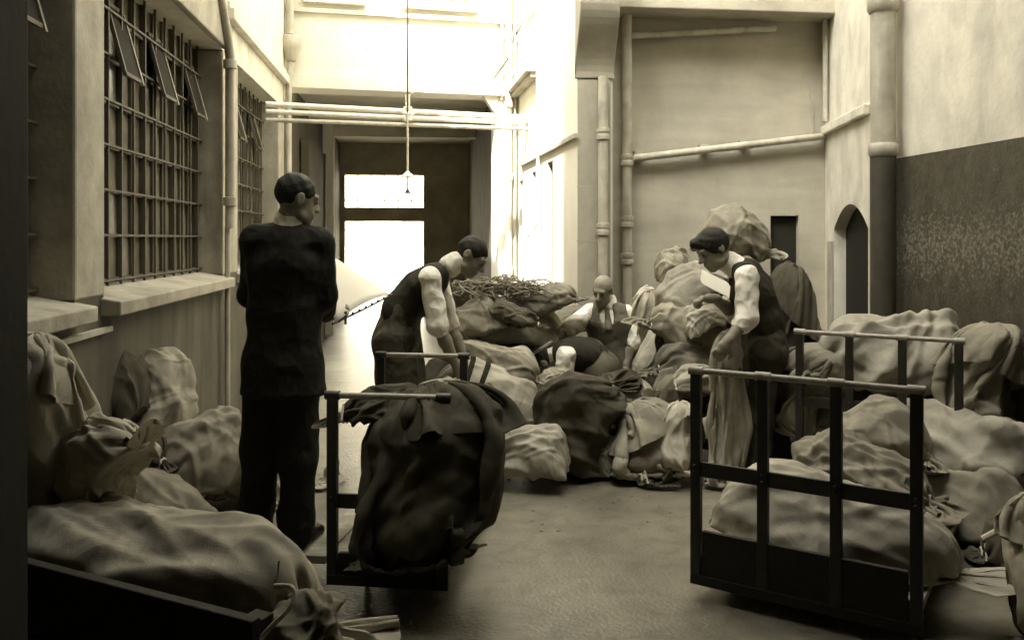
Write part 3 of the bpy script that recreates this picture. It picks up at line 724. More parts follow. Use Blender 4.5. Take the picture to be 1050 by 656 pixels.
# ---- the middle heap, back to front
sack('pale sack with a dark mouth lying along the top of the middle heap', (508, 318, 6.1), (588, 298, 6.0), .30, 'full', .20, 'canvas', group=G3)
sack('grey sack under the cord heap at the left of the middle heap', (462, 330, 5.9), (520, 318, 5.9), .36, 'full', .24, 'canvas', group=G3)
sack('large pale sack sloping down left below the sack with the dark mouth', (578, 344, 6.2), (484, 320, 5.95), .40, 'full', .28, 'canvas', group=G3)
sack('grey sack behind the kneeling bald man at the right of the middle heap', (545, 330, 6.7), (612, 326, 6.7), .34, 'slack', .22, 'canvas', group=G3)
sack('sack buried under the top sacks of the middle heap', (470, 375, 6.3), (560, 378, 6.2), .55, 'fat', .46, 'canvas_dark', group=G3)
sack('long grey sack like a bolster lying across the middle heap', (458, 352, 5.55), (552, 378, 5.45), .26, 'long', .19, 'canvas', group=G3)
sack('pale sack with two dark stripes round its middle', (554, 408, 5.35), (452, 384, 5.35), .32, 'fat', .27, 'canvas_pale', group=G3, stripe='canvas_striped', wr=.006)
sack('plain pale sack directly under the striped one', (552, 426, 5.4), (462, 412, 5.3), .26, 'full', .22, 'canvas_pale', group=G3)
sack('dark sack at the foot of the middle heap behind the small trolley', (440, 440, 5.5), (520, 440, 5.4), .34, 'fat', .28, 'canvas', group=G3)
sack('small grey sack squeezed low between the pale ones and the front of the heap', (480, 448, 5.35), (540, 440, 5.3), .26, 'lumpy', .2, 'canvas', group=G3)
sack('pale crumpled sack lying at the front of the middle heap on the bare floor', (582, 466, 5.05), (502, 452, 5.05), .32, 'slack', .27, 'canvas_pale', group=G3, wr=.015)
sack('big dark sack standing at the front of the heap, hauled up to a point', (566, 482, 5.15), (612, 386, 5.3), .52, 'fat', .44, 'canvas_dark', roll=.4, group=G3, wr=.014)
sack('round grey wrinkled sack standing on the floor right of the big dark pointed sack', (660, 488, 5.2), (650, 408, 5.3), .46, 'squat', .40, 'canvas', roll=.4, group=G3, wr=.014)
sack('white limp sack slumped between the round wrinkled sack and the large trolley', (702, 486, 5.1), (690, 412, 5.2), .30, 'slump', .3, 'canvas_pale', group=G3)
sack('small crushed dark sack lying on the floor in front of the round wrinkled sack', (692, 489, 5.05), (660, 486, 5.0), .16, 'empty', .13, 'canvas_dark', group=G3, wr=.02)
sack('dark sack in the gap behind the big dark pointed sack', (540, 440, 5.75), (630, 445, 5.75), .42, 'fat', .40, 'canvas_dark', group=G3)
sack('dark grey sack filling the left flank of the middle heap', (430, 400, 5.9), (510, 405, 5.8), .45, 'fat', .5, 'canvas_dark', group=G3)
# ---- tall heap behind
sack('narrow pale sack standing upright with a dark rolled mouth behind the bald man', (655, 385, 6.25), (662, 292, 6.2), .22, 'stand', .22, 'canvas_pale', group=G4)
sack('round bundled grey sack on the very top of the tall heap', (672, 276, 6.3), (712, 268, 6.3), .26, 'lumpy', .22, 'canvas', group=G4, wr=.014)
sack('pale sack sloping up to the face of the right hand man', (672, 318, 5.9), (742, 268, 5.9), .30, 'slack', .26, 'canvas_pale', group=G4)
sack('long pale sack standing slantwise beside the narrow upright one', (665, 395, 6.0), (696, 292, 6.1), .26, 'long', .22, 'canvas_pale', group=G4)
sack('broad grey sack with a deep fold in the middle of the tall heap', (762, 345, 5.75), (668, 318, 5.75), .40, 'slack', .30, 'canvas', group=G4, wr=.016)
sack('grey sack lying below the broad folded one', (758, 372, 5.7), (672, 366, 5.65), .34, 'fat', .28, 'canvas', group=G4)
sack('small white sack near the rail of the large trolley', (752, 392, 5.5), (690, 386, 5.45), .22, 'lumpy', .16, 'canvas_pale', group=G4)
sack('dark sack low in the tall heap beside the leg of the bald man', (662, 405, 5.95), (722, 402, 5.9), .40, 'fat', .36, 'canvas_dark', group=G4)
sack('dark sack at the foot of the tall heap above the white limp sack', (648, 428, 5.6), (722, 432, 5.6), .38, 'full', .30, 'canvas_dark', group=G4)
sack('dark sack buried at the back of the tall heap by the doorway', (760, 400, 6.3), (820, 330, 6.3), .55, 'fat', .5, 'canvas_dark', group=G4)
sack('grey sack deep inside the tall heap under the round bundle', (700, 360, 6.4), (742, 300, 6.3), .5, 'fat', .45, 'canvas', group=G4)
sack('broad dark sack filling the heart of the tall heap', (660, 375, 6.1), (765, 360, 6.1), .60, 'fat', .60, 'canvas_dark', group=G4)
sack('grey sack beside the doorway at the back of the tall heap', (740, 325, 6.3), (835, 318, 6.4), .40, 'fat', .34, 'canvas', group=G4)
sack('dark sack low behind the right hand man, between the tall heap and the tarred wall', (740, 440, 5.9), (840, 410, 5.9), .5, 'fat', .45, 'canvas_dark', group=G4)
sack('small dark sack tucked under the round bundle at the top of the tall heap', (690, 300, 6.15), (735, 290, 6.1), .22, 'lumpy', .16, 'canvas_dark', group=G4)
sack('short pale sack jammed between the broad folded one and the man with the letters', (700, 330, 5.6), (748, 318, 5.6), .24, 'slack', .18, 'canvas_pale', group=G4)
sack('small dark sack in the hollow beside the long pale slanting one', (672, 350, 5.85), (704, 344, 5.8), .20, 'lumpy', .18, 'canvas_black', group=G4)
sack('grey sack with its tied neck poking out low in the tall heap', (735, 385, 5.55), (668, 398, 5.5), .26, 'full', .2, 'canvas', group=G4)
# ---- heap by the tarred wall
sack('huge pale sack crowning the heap by the tarred wall', (992, 352, 5.05), (836, 352, 5.15), .64, 'slack', .44, 'canvas_pale', group=G5, wr=.020)
sack('pale folded sack hanging down against the tarred wall at the right', (1012, 440, 4.7), (1000, 330, 4.75), .46, 'squat', .40, 'canvas', roll=.3, group=G5, wr=.016)
sack('dark hollow sack lying under the huge pale crown', (830, 392, 5.3), (985, 384, 5.05), .58, 'fat', .36, 'canvas_dark', group=G5)
sack('large pale sack under the rail of the far end frame', (1052, 462, 4.15), (900, 432, 4.95), .56, 'full', .34, 'canvas_pale', group=G5, wr=.014)
sack('slumped grey sack at the left end of the heap by the tarred wall', (830, 450, 5.15), (850, 352, 5.15), .46, 'squat', .40, 'canvas', group=G5)
sack('grey sack at the foot of the heap by the tarred wall', (1052, 515, 4.05), (930, 492, 4.75), .5, 'fat', .36, 'canvas', group=G5)
sack('dark sack at the bottom of the heap behind the large trolley', (850, 452, 5.3), (960, 450, 5.1), .55, 'fat', .5, 'canvas_dark', group=G5)
# ---- sacks on the large trolley
G6 = 'sacks loaded on the large trolley'
PZ = .18
sack('long pale sack lying the length of the large trolley with its tail over the edge', (742, 498, 3.78), (982, 562, 3.25), .46, 'long', .38, 'canvas_pale', group=G6, floor=PZ, wr=.012)
sack('flat folded sack with rolled edges lying over the load of the large trolley', (815, 462, 4.1), (952, 492, 3.75), .46, 'slack', .20, 'canvas', group=G6, floor=PZ, wr=.022)
sack('dark sack under the folded one in the middle of the large trolley', (810, 500, 4.35), (940, 515, 3.95), .46, 'fat', .34, 'canvas', group=G6, floor=PZ)
sack('pale sack at the far end of the large trolley under the rail', (860, 440, 4.6), (945, 446, 4.3), .40, 'lumpy', .30, 'canvas', group=G6, floor=PZ)
# ---- small trolley
G7 = 'sacks loaded on the small trolley'
sack('very large dark sack filling the small trolley and bulging past its side', (446, 582, 3.42), (424, 393, 3.68), .64, 'stand', .62, 'canvas_black', group=G7, floor=.17, wr=.010)
sack('limp grey sack thrown over the top of the very large dark one', (470, 410, 3.7), (352, 416, 3.68), .36, 'slack', .14, 'canvas_dark', group=G7, wr=.014)
sack('small pale sack end sticking up at the far corner of the small trolley', (485, 440, 4.0), (448, 396, 3.95), .26, 'lumpy', .22, 'canvas', group=G7, wr=.014)
# ---- lower right corner, and the one above the sorter
sack('grey sack standing cut off at the lower right corner', (1066, 668, 3.0), (1062, 505, 3.2), .28, 'stand', .28, 'canvas', group='sacks at the lower right corner')
sack('dark sack lying in the shadow at the right edge with a pale strap across it', (1090, 560, 3.75), (1010, 552, 3.85), .36, 'full', .3, 'canvas_dark', group='sacks at the lower right corner')
sack('dark sack standing behind the shoulders of the man at the large trolley', (806, 400, 6.0), (806, 268, 6.0), .36, 'squat', .4, 'canvas_black', group=G4)
sack('pale sack hoisted high behind the head of the man at the large trolley', (716, 236, 5.40), (792, 240, 5.46), .42, 'full', .27, 'canvas', roll=.25, wr=.009, group=G4)

sack('small creased sack between the striped sack and the bent man', (545, 400, 5.6), (590, 388, 5.7), .22, 'slack', .18, 'canvas', group=G3, wr=.014)
sack('pale little sack propped on the shoulder of the big dark sack at the front', (630, 415, 5.45), (668, 396, 5.5), .20, 'slack', .18, 'canvas_pale', group=G3, wr=.014)
sack('grey creased sack lying low between the big dark sack and the round wrinkled one', (600, 470, 5.25), (640, 448, 5.35), .24, 'slack', .22, 'canvas', group=G3, wr=.014)
sack('limp dark sack draped across the top of the large pale sloping one', (500, 312, 5.8), (552, 326, 5.8), .20, 'slack', .12, 'canvas_dark', group=G3, wr=.014)
sack('small grey sack resting on the neck of the plain pale sack under the striped one', (492, 402, 5.15), (528, 420, 5.1), .18, 'slack', .14, 'canvas', group=G3, wr=.012)
sack('little pale sack stuck under the long grey bolster of the middle heap', (545, 362, 5.6), (505, 380, 5.5), .20, 'fat', .16, 'canvas_pale', group=G3)

# ---- straw and paper scraps trodden round the heap
lr = np.random.default_rng(9); lm = MB()
for k in range(60):
    px_, d_ = lr.uniform(480, 720), lr.uniform(4.2, 5.4)
    c_ = P(px_, 400, d_); c_.z = .0; an_ = lr.uniform(0, 3.14)
    if k < 36:
        l_ = lr.uniform(.008, .03); lm.obox((c_.x, c_.y), (math.cos(an_), math.sin(an_)), 0, l_, 0, .003, .001, .004)
    else:
        l_ = lr.uniform(.008, .022); lm.obox((c_.x, c_.y), (math.cos(an_), math.sin(an_)), 0, l_, 0, l_*.6, .001, .0035)
tag(lm.build('litter', M['twine']), 'straw ends and paper scraps trodden on the yard floor', 'litter', kind='stuff')

# ---- loose cord, straps and the tangle on the heap
m = MB(); rng = np.random.default_rng(5)
c0 = P(508, 292, 6.0)
for k in range(95):
    cx, cy = c0.x+rng.uniform(-.27, .27), c0.y+rng.uniform(-.14, .14)
    cz = c0.z-.03+rng.uniform(-.05, .06)*(1-((cx-c0.x)/.3)**2); w_ = rng.uniform(.04, .15)
    ph = rng.uniform(0, 6.28, 4); tilt = rng.uniform(.1, .45); e1 = rng.uniform(0, 3.1)
    pts = []
    for q in np.linspace(0, rng.uniform(3.5, 5.8), 18):
        x_, y_ = w_*math.cos(q)*(1+.25*math.sin(2*q+ph[0])), .6*w_*math.sin(q+ph[1])
        pts.append((cx+x_*math.cos(e1)-y_*math.sin(e1), cy+x_*math.sin(e1)+y_*math.cos(e1), cz+tilt*.14*math.sin(q+ph[2])*(1+.3*math.sin(3*q+ph[3]))))
    m.tube(pts, .0058, 5)
tag(m.build('cord_heap', M['twine'], origin=c0, smooth=True), 'tangled heap of loose twine and cord on top of the middle heap', 'cord')
def rope(name, label, pix, r, mat='cord'):
    p = [P(*q) for q in pix]; pts = []
    for i in range(len(p)-1):                                # Catmull-Rom through the points
        a, b, c, d = p[max(i-1, 0)], p[i], p[i+1], p[min(i+2, len(p)-1)]
        for t in np.linspace(0, 1, 7)[:-1]:
            pts.append(.5*((2*b)+(c-a)*t+(2*a-5*b+4*c-d)*t*t+(3*b-a-3*c+d)*t**3))
    pts.append(p[-1])
    return tag(MB().tube(pts, r, 8).build(name, M[mat], origin=p[0], smooth=True), label, 'cord' if mat == 'cord' else 'strap')
rope('rope', 'thick white cord trailing from the tied neck of the big slanting sack', [(282, 600, 1.98), (298, 601, 1.94), (302, 611, 1.92), (294, 626, 1.9), (278, 642, 1.88), (258, 664, 1.86)], .0055)
rope('pale_strap', 'pale strap lying across the dark sack at the right edge', [(1008, 552, 3.55), (1024, 543, 3.52), (1040, 528, 3.5), (1056, 512, 3.5)], .014)
rope('twine_end', 'short white cord end sticking up beside the tied neck of the big slanting sack', [(281, 597, 2.02), (285, 588, 2.02), (286, 575, 2.03)], .003)

# ================================================================== trolleys
def planks(o, e, s0, s1, n0, n1, z0, z1, n):
    mb = MB(); w_ = (n1-n0)/n
    for i in range(n): mb.obox(o, e, s0, s1, n0+w_*i+.003, n0+w_*(i+1)-.003, z0+random.uniform(0, .003), z1+random.uniform(-.003, .0))
    return mb
def wheel(par, c, axis, r=.095):
    w_ = MB(); a = Vector(axis).normalized(); c = Vector(c)
    u = a.cross(Vector((0, 0, 1))).normalized(); v = a.cross(u)
    w_.tube([c+(u*math.cos(6.2832*k/24)+v*math.sin(6.2832*k/24))*(r-.018) for k in range(24)], .018, 8, closed=True)
    t = w_.build('wheel', M['iron'], par, smooth=True)
    h = MB().tube([c-a*.03, c+a*.03], .025, 12)
    for k in range(5): h.bar(c, c+(u*math.cos(1.2566*k)+v*math.sin(1.2566*k))*(r-.02), .014)
    h.build('hub', M['iron'], t, smooth=True)
def end_frame(par, a, b, zt, zm, z0, npost, rail=.026, post=.042, name='end_frame'):
    """a welded iron end: flat posts, a round top rail through sockets, a flat middle rail"""
    a, b = Vector((a[0], a[1], 0)), Vector((b[0], b[1], 0)); e = (b-a).normalized(); k = Vector((0, 0, 1)); Lf = (b-a).length
    f = MB()
    for i in range(npost):
        c = a+(b-a)*i/(npost-1)
        f.obox((c.x, c.y), (e.x, e.y), -post/2, post/2, -.016, .016, z0, zt-.012)
    f.obox((a.x, a.y), (e.x, e.y), 0, Lf, -.008, .008, zm-.03, zm+.03)
    nn_ = Vector((-e.y, e.x, 0))
    for i in range(npost):                                     # rivets where the rail crosses the posts
        c = a+(b-a)*i/(npost-1)
        for dz in (-.012, .014): f.tube([c+k*(zm+dz)-nn_*.015, c+k*(zm+dz)-nn_*.024], [.009, .006], 8)
    o = f.build(name, M['iron'], par, bevel=.003)
    MB().tube([a+k*zt-e*.02, b+k*zt+e*.02], rail/2, 12).build('top_rail', M['worn_iron'], o, smooth=True)
    for i in range(npost):
        c = a+(b-a)*i/(npost-1)
        MB().tube([c+k*zt-e*.03, c+k*zt+e*.03], rail*.72, 12).build('socket', M['worn_iron'] if npost > 2 else M['iron'], o, smooth=True)
def flo(px, py): return P(px, py, CAMZ*F/(py-HZ))
def trolley(label, NL, NR, FL, FR, zt, zm, zp, npost, ext, grp):
    t = thing('platform_trolley', label, 'trolley', ((NL[0]+FR[0])/2, (NL[1]+FR[1])/2, 0), grp)
    NL, NR, FL, FR = [Vector((q[0], q[1])) for q in (NL, NR, FL, FR)]
    e = (NR-NL).normalized(); n = Vector((-e.y, e.x)); W_ = (NR-NL).length; L_ = (FL-NL).dot(n)
    end_frame(t, NL, NR, zt, zm, .06, npost); end_frame(t, FL, FL+e*W_, zt, zm, zp-.1, npost)
    planks(NL, n, .024, L_+.03, -(W_+.02), ext, zp-.035, zp, 6).build('platform', M['wood'], t, bevel=.003)
    MB().obox(NL, e, .028, W_-.028, -.012, .012, .07, zp+(.11 if npost > 2 else .03)).obox(NL, e, -.02, W_+.02, -.02, .02, .06, .10).build('shadow_board', M['dark_wood'], t, bevel=.003)  # near-black board added to stand for the shadow low at the near end
    ch = MB()
    for s_ in (.06, W_-.06): ch.obox(NL, e, s_-.03, s_+.03, .02, L_-.02, zp-.09, zp-.037)
    for q in (.1, L_-.1): ch.obox(NL, e, .092, W_-.092, q-.03, q+.03, zp-.088, zp-.039)
    ch.build('chassis', M['dark_wood'], t)
    for s_ in (.10, W_-.10):
        for q in (.16, L_-.16):
            c = NL+e*s_+n*q; wheel(t, (c.x, c.y, .058), (e.x, e.y, 0), .058)
    return t
trolley('large platform trolley with four-post iron end frames loaded with pale sacks', flo(714, 612), P(940, 400, 3.03), P(820, 340, 4.945), P(1003, 352, 4.39), .93, .53, .17, 4, .02, 'iron framed trolleys')
a = P(341, 403, 3.48); b = P(455, 406, 3.42); c = P(391, 369, 4.7)
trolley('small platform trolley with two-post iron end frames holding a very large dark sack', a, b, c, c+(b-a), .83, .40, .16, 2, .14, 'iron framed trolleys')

# dark board that holds back the foreground sacks
A_, B_ = P(12, 556, 2.25), P(268, 627, 1.87)
hb_ = thing('hamper_board', 'dark plank side board holding back the foreground sacks', 'board', (B_.x, B_.y, 0))
e_ = Vector((B_.x-A_.x, B_.y-A_.y)).normalized(); Lb = (Vector((B_.x, B_.y))-Vector((A_.x, A_.y))).length
zb = .645
bd_ = MB()
for i in range(3): bd_.obox((A_.x, A_.y), (e_.x, e_.y), -.6, Lb, -.03, 0, .03+i*zb/3, .03+(i+1)*zb/3-.006-.03*(i == 2))
bd_.build('board', M['dark_wood'], hb_, bevel=.004)
for q_ in (Lb-.06, -.1): MB().obox((A_.x, A_.y), (e_.x, e_.y), q_, q_+.05, .002, .05, 0, zb-.02).build('batten', M['dark_wood'], hb_)
# ================================================================== people: one smooth body each, clothes and hair as children
def surface(prims, vox, k=.02):
    """blend tapered limbs and ellipsoids into one skin (a signed-distance field meshed with surface nets)"""
    lo = np.array([1e9]*3); hi = -lo
    for p in prims:
        if p[0] == 'cap':
            r = max(p[3], p[4])*(p[6] if len(p) > 6 else 1)
            for q in (p[1], p[2]): lo = np.minimum(lo, np.array(q)-r); hi = np.maximum(hi, np.array(q)+r)
        elif p[0] == 'ell': r = max(p[2]); lo = np.minimum(lo, np.array(p[1])-r); hi = np.maximum(hi, np.array(p[1])+r)
    lo -= 3*vox; hi += 3*vox
    n = np.ceil((hi-lo)/vox).astype(int)+1
    D = np.full(n, .06, np.float32)
    axs = [lo[i]+vox*np.arange(n[i]) for i in range(3)]
    for p in prims:
        neg = p[0] in ('-ell', '-half')
        kk = k
        if p[0] == 'cap':
            a, b = np.array(p[1], float), np.array(p[2], float); r1, r2 = p[3], p[4]; f = p[6] if len(p) > 6 else 1
            R_ = max(r1, r2)*max(1, f)+.07; l, h = np.minimum(a, b)-R_, np.maximum(a, b)+R_
        elif p[0] in ('ell', '-ell'):
            R_ = max(p[2])+.07; l, h = np.array(p[1])-R_, np.array(p[1])+R_
        else: l, h = lo, hi
        i0 = np.clip(((l-lo)/vox).astype(int), 0, n); i1 = np.clip(((h-lo)/vox).astype(int)+2, 0, n)
        if (i1 <= i0).any(): continue
        sl_ = tuple(slice(i0[q], i1[q]) for q in range(3))
        G = np.stack(np.meshgrid(*[axs[q][sl_[q]] for q in range(3)], indexing='ij'), -1)
        if p[0] == 'cap':
            d = G-a; ab = b-a
            if f != 1:
                nn = np.array(p[5], float); nn /= np.linalg.norm(nn)
                sq = lambda v: v-(v@nn)[..., None]*nn*(1-1/f)
                d = sq(d); ab = ab-(ab@nn)*nn*(1-1/f)
            t = np.clip((d@ab)/max(ab@ab, 1e-9), 0, 1)
            v = np.linalg.norm(d-t[..., None]*ab, axis=-1)-(r1+(r2-r1)*t)
        elif p[0] in ('ell', '-ell'):
            Rm = np.array(p[3]) if len(p) > 3 and p[3] is not None else np.eye(3)
            d = (G-np.array(p[1]))@Rm.T; rad = np.array(p[2])
            q0_ = np.linalg.norm(d/rad, axis=-1); q1_ = np.linalg.norm(d/rad**2, axis=-1)+1e-9
            v = q0_*(q0_-1)/q1_
            if len(p) > 4: kk = p[4]
        else:
            v = (G-np.array(p[1]))@np.array(p[2])            # remove everything on the side the normal points to
            v = -v; kk = .006
        c = D[sl_]
        if neg:
            h_ = np.clip(.5-.5*(v+c)/kk, 0, 1); D[sl_] = c+(-v-c)*h_+kk*h_*(1-h_)
        else:
            h_ = np.clip(.5+.5*(c-v)/kk, 0, 1); D[sl_] = c+(v-c)*h_-kk*h_*(1-h_)
    ins = D < 0
    # surface nets
    S8 = np.zeros(tuple(n-1), np.int8)
    for dx in (0, 1):
        for dy in (0, 1):
            for dz in (0, 1): S8 += ins[dx:n[0]-1+dx, dy:n[1]-1+dy, dz:n[2]-1+dz]
    act = (S8 > 0) & (S8 < 8)
    idx = np.full(act.shape, -1, np.int64); ii = np.argwhere(act); idx[act] = np.arange(len(ii))
    acc = np.zeros((len(ii), 3)); cnt = np.zeros(len(ii))
    cor = [(x, y, z) for x in (0, 1) for y in (0, 1) for z in (0, 1)]
    for a in range(8):
        for b in range(a+1, 8):
            ca, cb_ = np.array(cor[a]), np.array(cor[b])
            if np.abs(ca-cb_).sum() != 1: continue
            da = D[tuple((ii+ca).T)]; db = D[tuple((ii+cb_).T)]
            m_ = (da < 0) != (db < 0)
            t = np.where(m_, da/(da-db+1e-12), 0)[:, None]
            acc += np.where(m_[:, None], ca+(cb_-ca)*t, 0); cnt += m_
    Vt = lo+vox*(ii+acc/np.maximum(cnt, 1)[:, None])
    faces = []
    for ax_ in range(3):
        b1, b2 = [q for q in range(3) if q != ax_]
        s0 = [slice(None)]*3; s1 = [slice(None)]*3
        s0[ax_] = slice(0, n[ax_]-1); s1[ax_] = slice(1, n[ax_])
        ch = ins[tuple(s0)] != ins[tuple(s1)]
        e_ = np.argwhere(ch); e_ = e_[(e_[:, b1] > 0) & (e_[:, b2] > 0) & (e_[:, b1] < n[b1]-1) & (e_[:, b2] < n[b2]-1)]
        q = []
        for o1, o2 in ((0, 0), (1, 0), (1, 1), (0, 1)):
            g_ = e_.copy(); g_[:, b1] -= o1; g_[:, b2] -= o2; q.append(idx[tuple(g_.T)])
        q = np.stack(q, -1)
        inn = ins[tuple(e_.T)]
        fl = inn if ax_ != 1 else ~inn
        q[~fl] = q[~fl][:, ::-1]
        faces.append(q)
    return Vt, np.concatenate(faces)

def skin(name, prims, mat, parent, vox=.009, k=.02, fold=0., ffreq=26., seed=1, smooth=2, thick=0):
    Vt, Fc = surface(prims, vox, k)
    Fc = Fc[(Fc >= 0).all(1)]
    nb = np.zeros_like(Vt); 
    for _ in range(smooth):
        s_ = np.zeros_like(Vt); c_ = np.zeros(len(Vt))
        for q in range(4):
            np.add.at(s_, Fc[:, q], Vt[Fc[:, (q+1) % 4]]); np.add.at(c_, Fc[:, q], 1)
            np.add.at(s_, Fc[:, (q+1) % 4], Vt[Fc[:, q]]); np.add.at(c_, Fc[:, (q+1) % 4], 1)
        Vt = Vt*.5+.5*s_/np.maximum(c_, 1)[:, None]
    if fold:                                                 # creases of worn cloth
        rg = np.random.default_rng(seed)
        nr = np.zeros_like(Vt); fn = np.cross(Vt[Fc[:, 1]]-Vt[Fc[:, 0]], Vt[Fc[:, 3]]-Vt[Fc[:, 0]])
        for q in range(4): np.add.at(nr, Fc[:, q], fn)
        nr /= np.linalg.norm(nr, axis=1, keepdims=True)+1e-12
        h = np.zeros(len(Vt))
        for _ in range(6):
            d = rg.normal(size=3)*np.array([1, 1, .8]); d /= np.linalg.norm(d)
            ph = (Vt@d)*ffreq*rg.uniform(.6, 1.6)+1.5*np.sin(Vt@(rg.normal(size=3)*9))+rg.uniform(0, 6.28)
            h += np.sin(ph)*np.clip(.2+np.sin(Vt@(rg.normal(size=3)*7)+rg.uniform(0, 6.28)), 0, 1)
        Vt = Vt+nr*(fold*h)[:, None]
    o = link_mesh(name, Vt, Fc, mat, parent, smooth=True)
    bm = bmesh.new(); bm.from_mesh(o.data); bmesh.ops.recalc_face_normals(bm, faces=bm.faces); bm.to_mesh(o.data); bm.free()
    return o
V3 = lambda *a: np.array(a, float)
def nz(v): v = np.asarray(v, float); return v/(np.linalg.norm(v)+1e-9)
CF, CR, CU = V3(sT, cT, 0), V3(cT, -sT, 0), V3(0, 0, 1)      # away from the lens, picture right, up
def hand(w_, d, n_, s=1.0, curl=.5, side=1):
    """palm, four unequal bent fingers, thumb from the side of the palm. d: towards the fingers, n_: out of the palm"""
    d = nz(d); n_ = nz(np.array(n_)-d*np.dot(n_, d)); l = np.cross(n_, d)*side
    pr = [('cap', w_-d*.015, w_+d*.03, .026*s, .030*s, l, 1.15)]
    pr.append(('cap', w_+d*.035*s, w_+d*.075*s, .022*s, .021*s, l, 1.75))
    for i, (off, ln) in enumerate(((.030, .072), (.010, .080), (-.010, .074), (-.029, .058))):
        b = w_+d*.088*s+l*off*s; c = curl*(1+.12*i)
        d1 = nz(d*math.cos(c*.7)+n_*math.sin(c*.7)); d2 = nz(d*math.cos(c*1.7)+n_*math.sin(c*1.7)); d3 = nz(d*math.cos(c*2.5)+n_*math.sin(c*2.5))
        p1 = b+d1*ln*.45*s; p2 = p1+d2*ln*.32*s; p3 = p2+d3*ln*.24*s
        pr += [('cap', b-d*.01, p1, .0105*s, .0095*s), ('cap', p1, p2, .0095*s, .0088*s), ('cap', p2, p3, .0088*s, .0075*s)]
    t0 = w_+d*.03*s+l*.032*s; t1 = t0+nz(d*.6+l*.8+n_*.25)*.038*s; t2 = t1+nz(d*.85+l*.15+n_*.5)*.032*s
    pr += [('cap', t0, t1, .014*s, .0115*s), ('cap', t1, t2, .0115*s, .0095*s)]
    return pr
def head(c, f, u, s=1.0):
    f = nz(f); u = nz(np.array(u)-f*np.dot(u, f)); r = np.cross(f, u)
    Rm = np.stack([r, f, u]); q = lambda a, b, d: c+(r*a+f*b+u*d)*s
    p = [('ell', q(0, -.012, .030), V3(.076, .096, .090)*s, Rm), ('ell', q(0, .028, -.035), V3(.060, .066, .082)*s, Rm),
         ('ell', q(0, .070, -.090), V3(.028, .024, .022)*s, Rm), ('cap', q(-.045, .02, -.07), q(0, .06, -.092), .026*s, .026*s), ('cap', q(.045, .02, -.07), q(0, .06, -.092), .026*s, .026*s),
         ('cap', q(-.035, .083, .028), q(.035, .083, .028), .014*s, .014*s),
         ('cap', q(0, .090, .015), q(0, .116, -.026), .010*s, .014*s), ('ell', q(.013, .102, -.030), V3(.009, .010, .008)*s, Rm), ('ell', q(-.013, .102, -.030), V3(.009, .010, .008)*s, Rm),
         ('cap', q(-.022, .088, -.058), q(.022, .088, -.058), .009*s, .009*s), ('cap', q(-.018, .088, -.069), q(.018, .088, -.069), .009*s, .009*s),
         ('-ell', q(-.032, .100, .006), V3(.017, .014, .012)*s, Rm, .012), ('-ell', q(.032, .100, .006), V3(.017, .014, .012)*s, Rm, .012),
         ('ell', q(-.032, .083, .006), V3(.013, .013, .012)*s, Rm, .004), ('ell', q(.032, .083, .006), V3(.013, .013, .012)*s, Rm, .004),
         ('-ell', q(0, .101, -.0635), V3(.024, .010, .0025)*s, Rm, .004)]
    for e in (-1, 1):
        p += [('ell', q(e*.079, -.012, .0), V3(.012, .021, .034)*s, Rm, .008), ('-ell', q(e*.090, -.008, .004), V3(.007, .011, .018)*s, Rm, .006)]
    return p, q, Rm
def hair(q, Rm, s, kind):
    f = Rm[1]; u = Rm[2]
    if kind == 'full':
        p = [('ell', q(0, -.014, .036), V3(.0805, .1005, .0925)*s, Rm), ('-ell', q(0, .118, -.040), V3(.12, .095, .100)*s, Rm, .012),
             ('-ell', q(-.083, .01, -.035), V3(.03, .045, .052)*s, Rm, .012), ('-ell', q(.083, .01, -.035), V3(.03, .045, .052)*s, Rm, .012), ('-ell', q(0, -.04, -.132), V3(.10, .10, .07)*s, Rm, .012)]
    elif kind == 'mop':
        p = [('ell', q(0, -.010, .040), V3(.090, .108, .098)*s, Rm), ('ell', q(.02, .07, .085), V3(.055, .045, .035)*s, Rm), ('-ell', q(0, .125, -.045), V3(.12, .095, .100)*s, Rm, .012),
             ('-ell', q(-.09, .01, -.05), V3(.03, .045, .055)*s, Rm, .012), ('-ell', q(.09, .01, -.05), V3(.03, .045, .055)*s, Rm, .012), ('-ell', q(0, -.03, -.125), V3(.11, .11, .07)*s, Rm, .012)]
    else:                                                    # a fringe round a bald crown
        p = [('ell', q(0, -.016, .02), V3(.081, .099, .082)*s, Rm), ('-ell', q(0, .02, .10), V3(.12, .14, .075)*s, Rm, .01), ('-ell', q(0, .11, -.02), V3(.10, .095, .12)*s, Rm, .01),
             ('-ell', q(0, -.03, -.105), V3(.11, .11, .07)*s, Rm, .012), ('-ell', q(-.085, .01, -.04), V3(.03, .035, .045)*s, Rm, .01), ('-ell', q(.085, .01, -.04), V3(.03, .035, .045)*s, Rm, .01)]
    return p
def shoes(par, ank, toe, s=1.0):
    """a low boot: heel at the ankle's foot, toe cap pointing along toe"""
    t = nz(V3(toe[0], toe[1], 0)); a = V3(ank[0], ank[1], 0)
    p = [('cap', a-t*.045+CU*.038, a+t*.08+CU*.036, .036*s, .037*s), ('cap', a+t*.08+CU*.036, a+t*.165+CU*.030, .042*s, .030*s), ('cap', a+CU*.04, a+CU*.10, .042*s, .045*s), ('-half', a+CU*.004, -CU)]
    skin('shoe', p, M['shoe'], par, .007, .02)

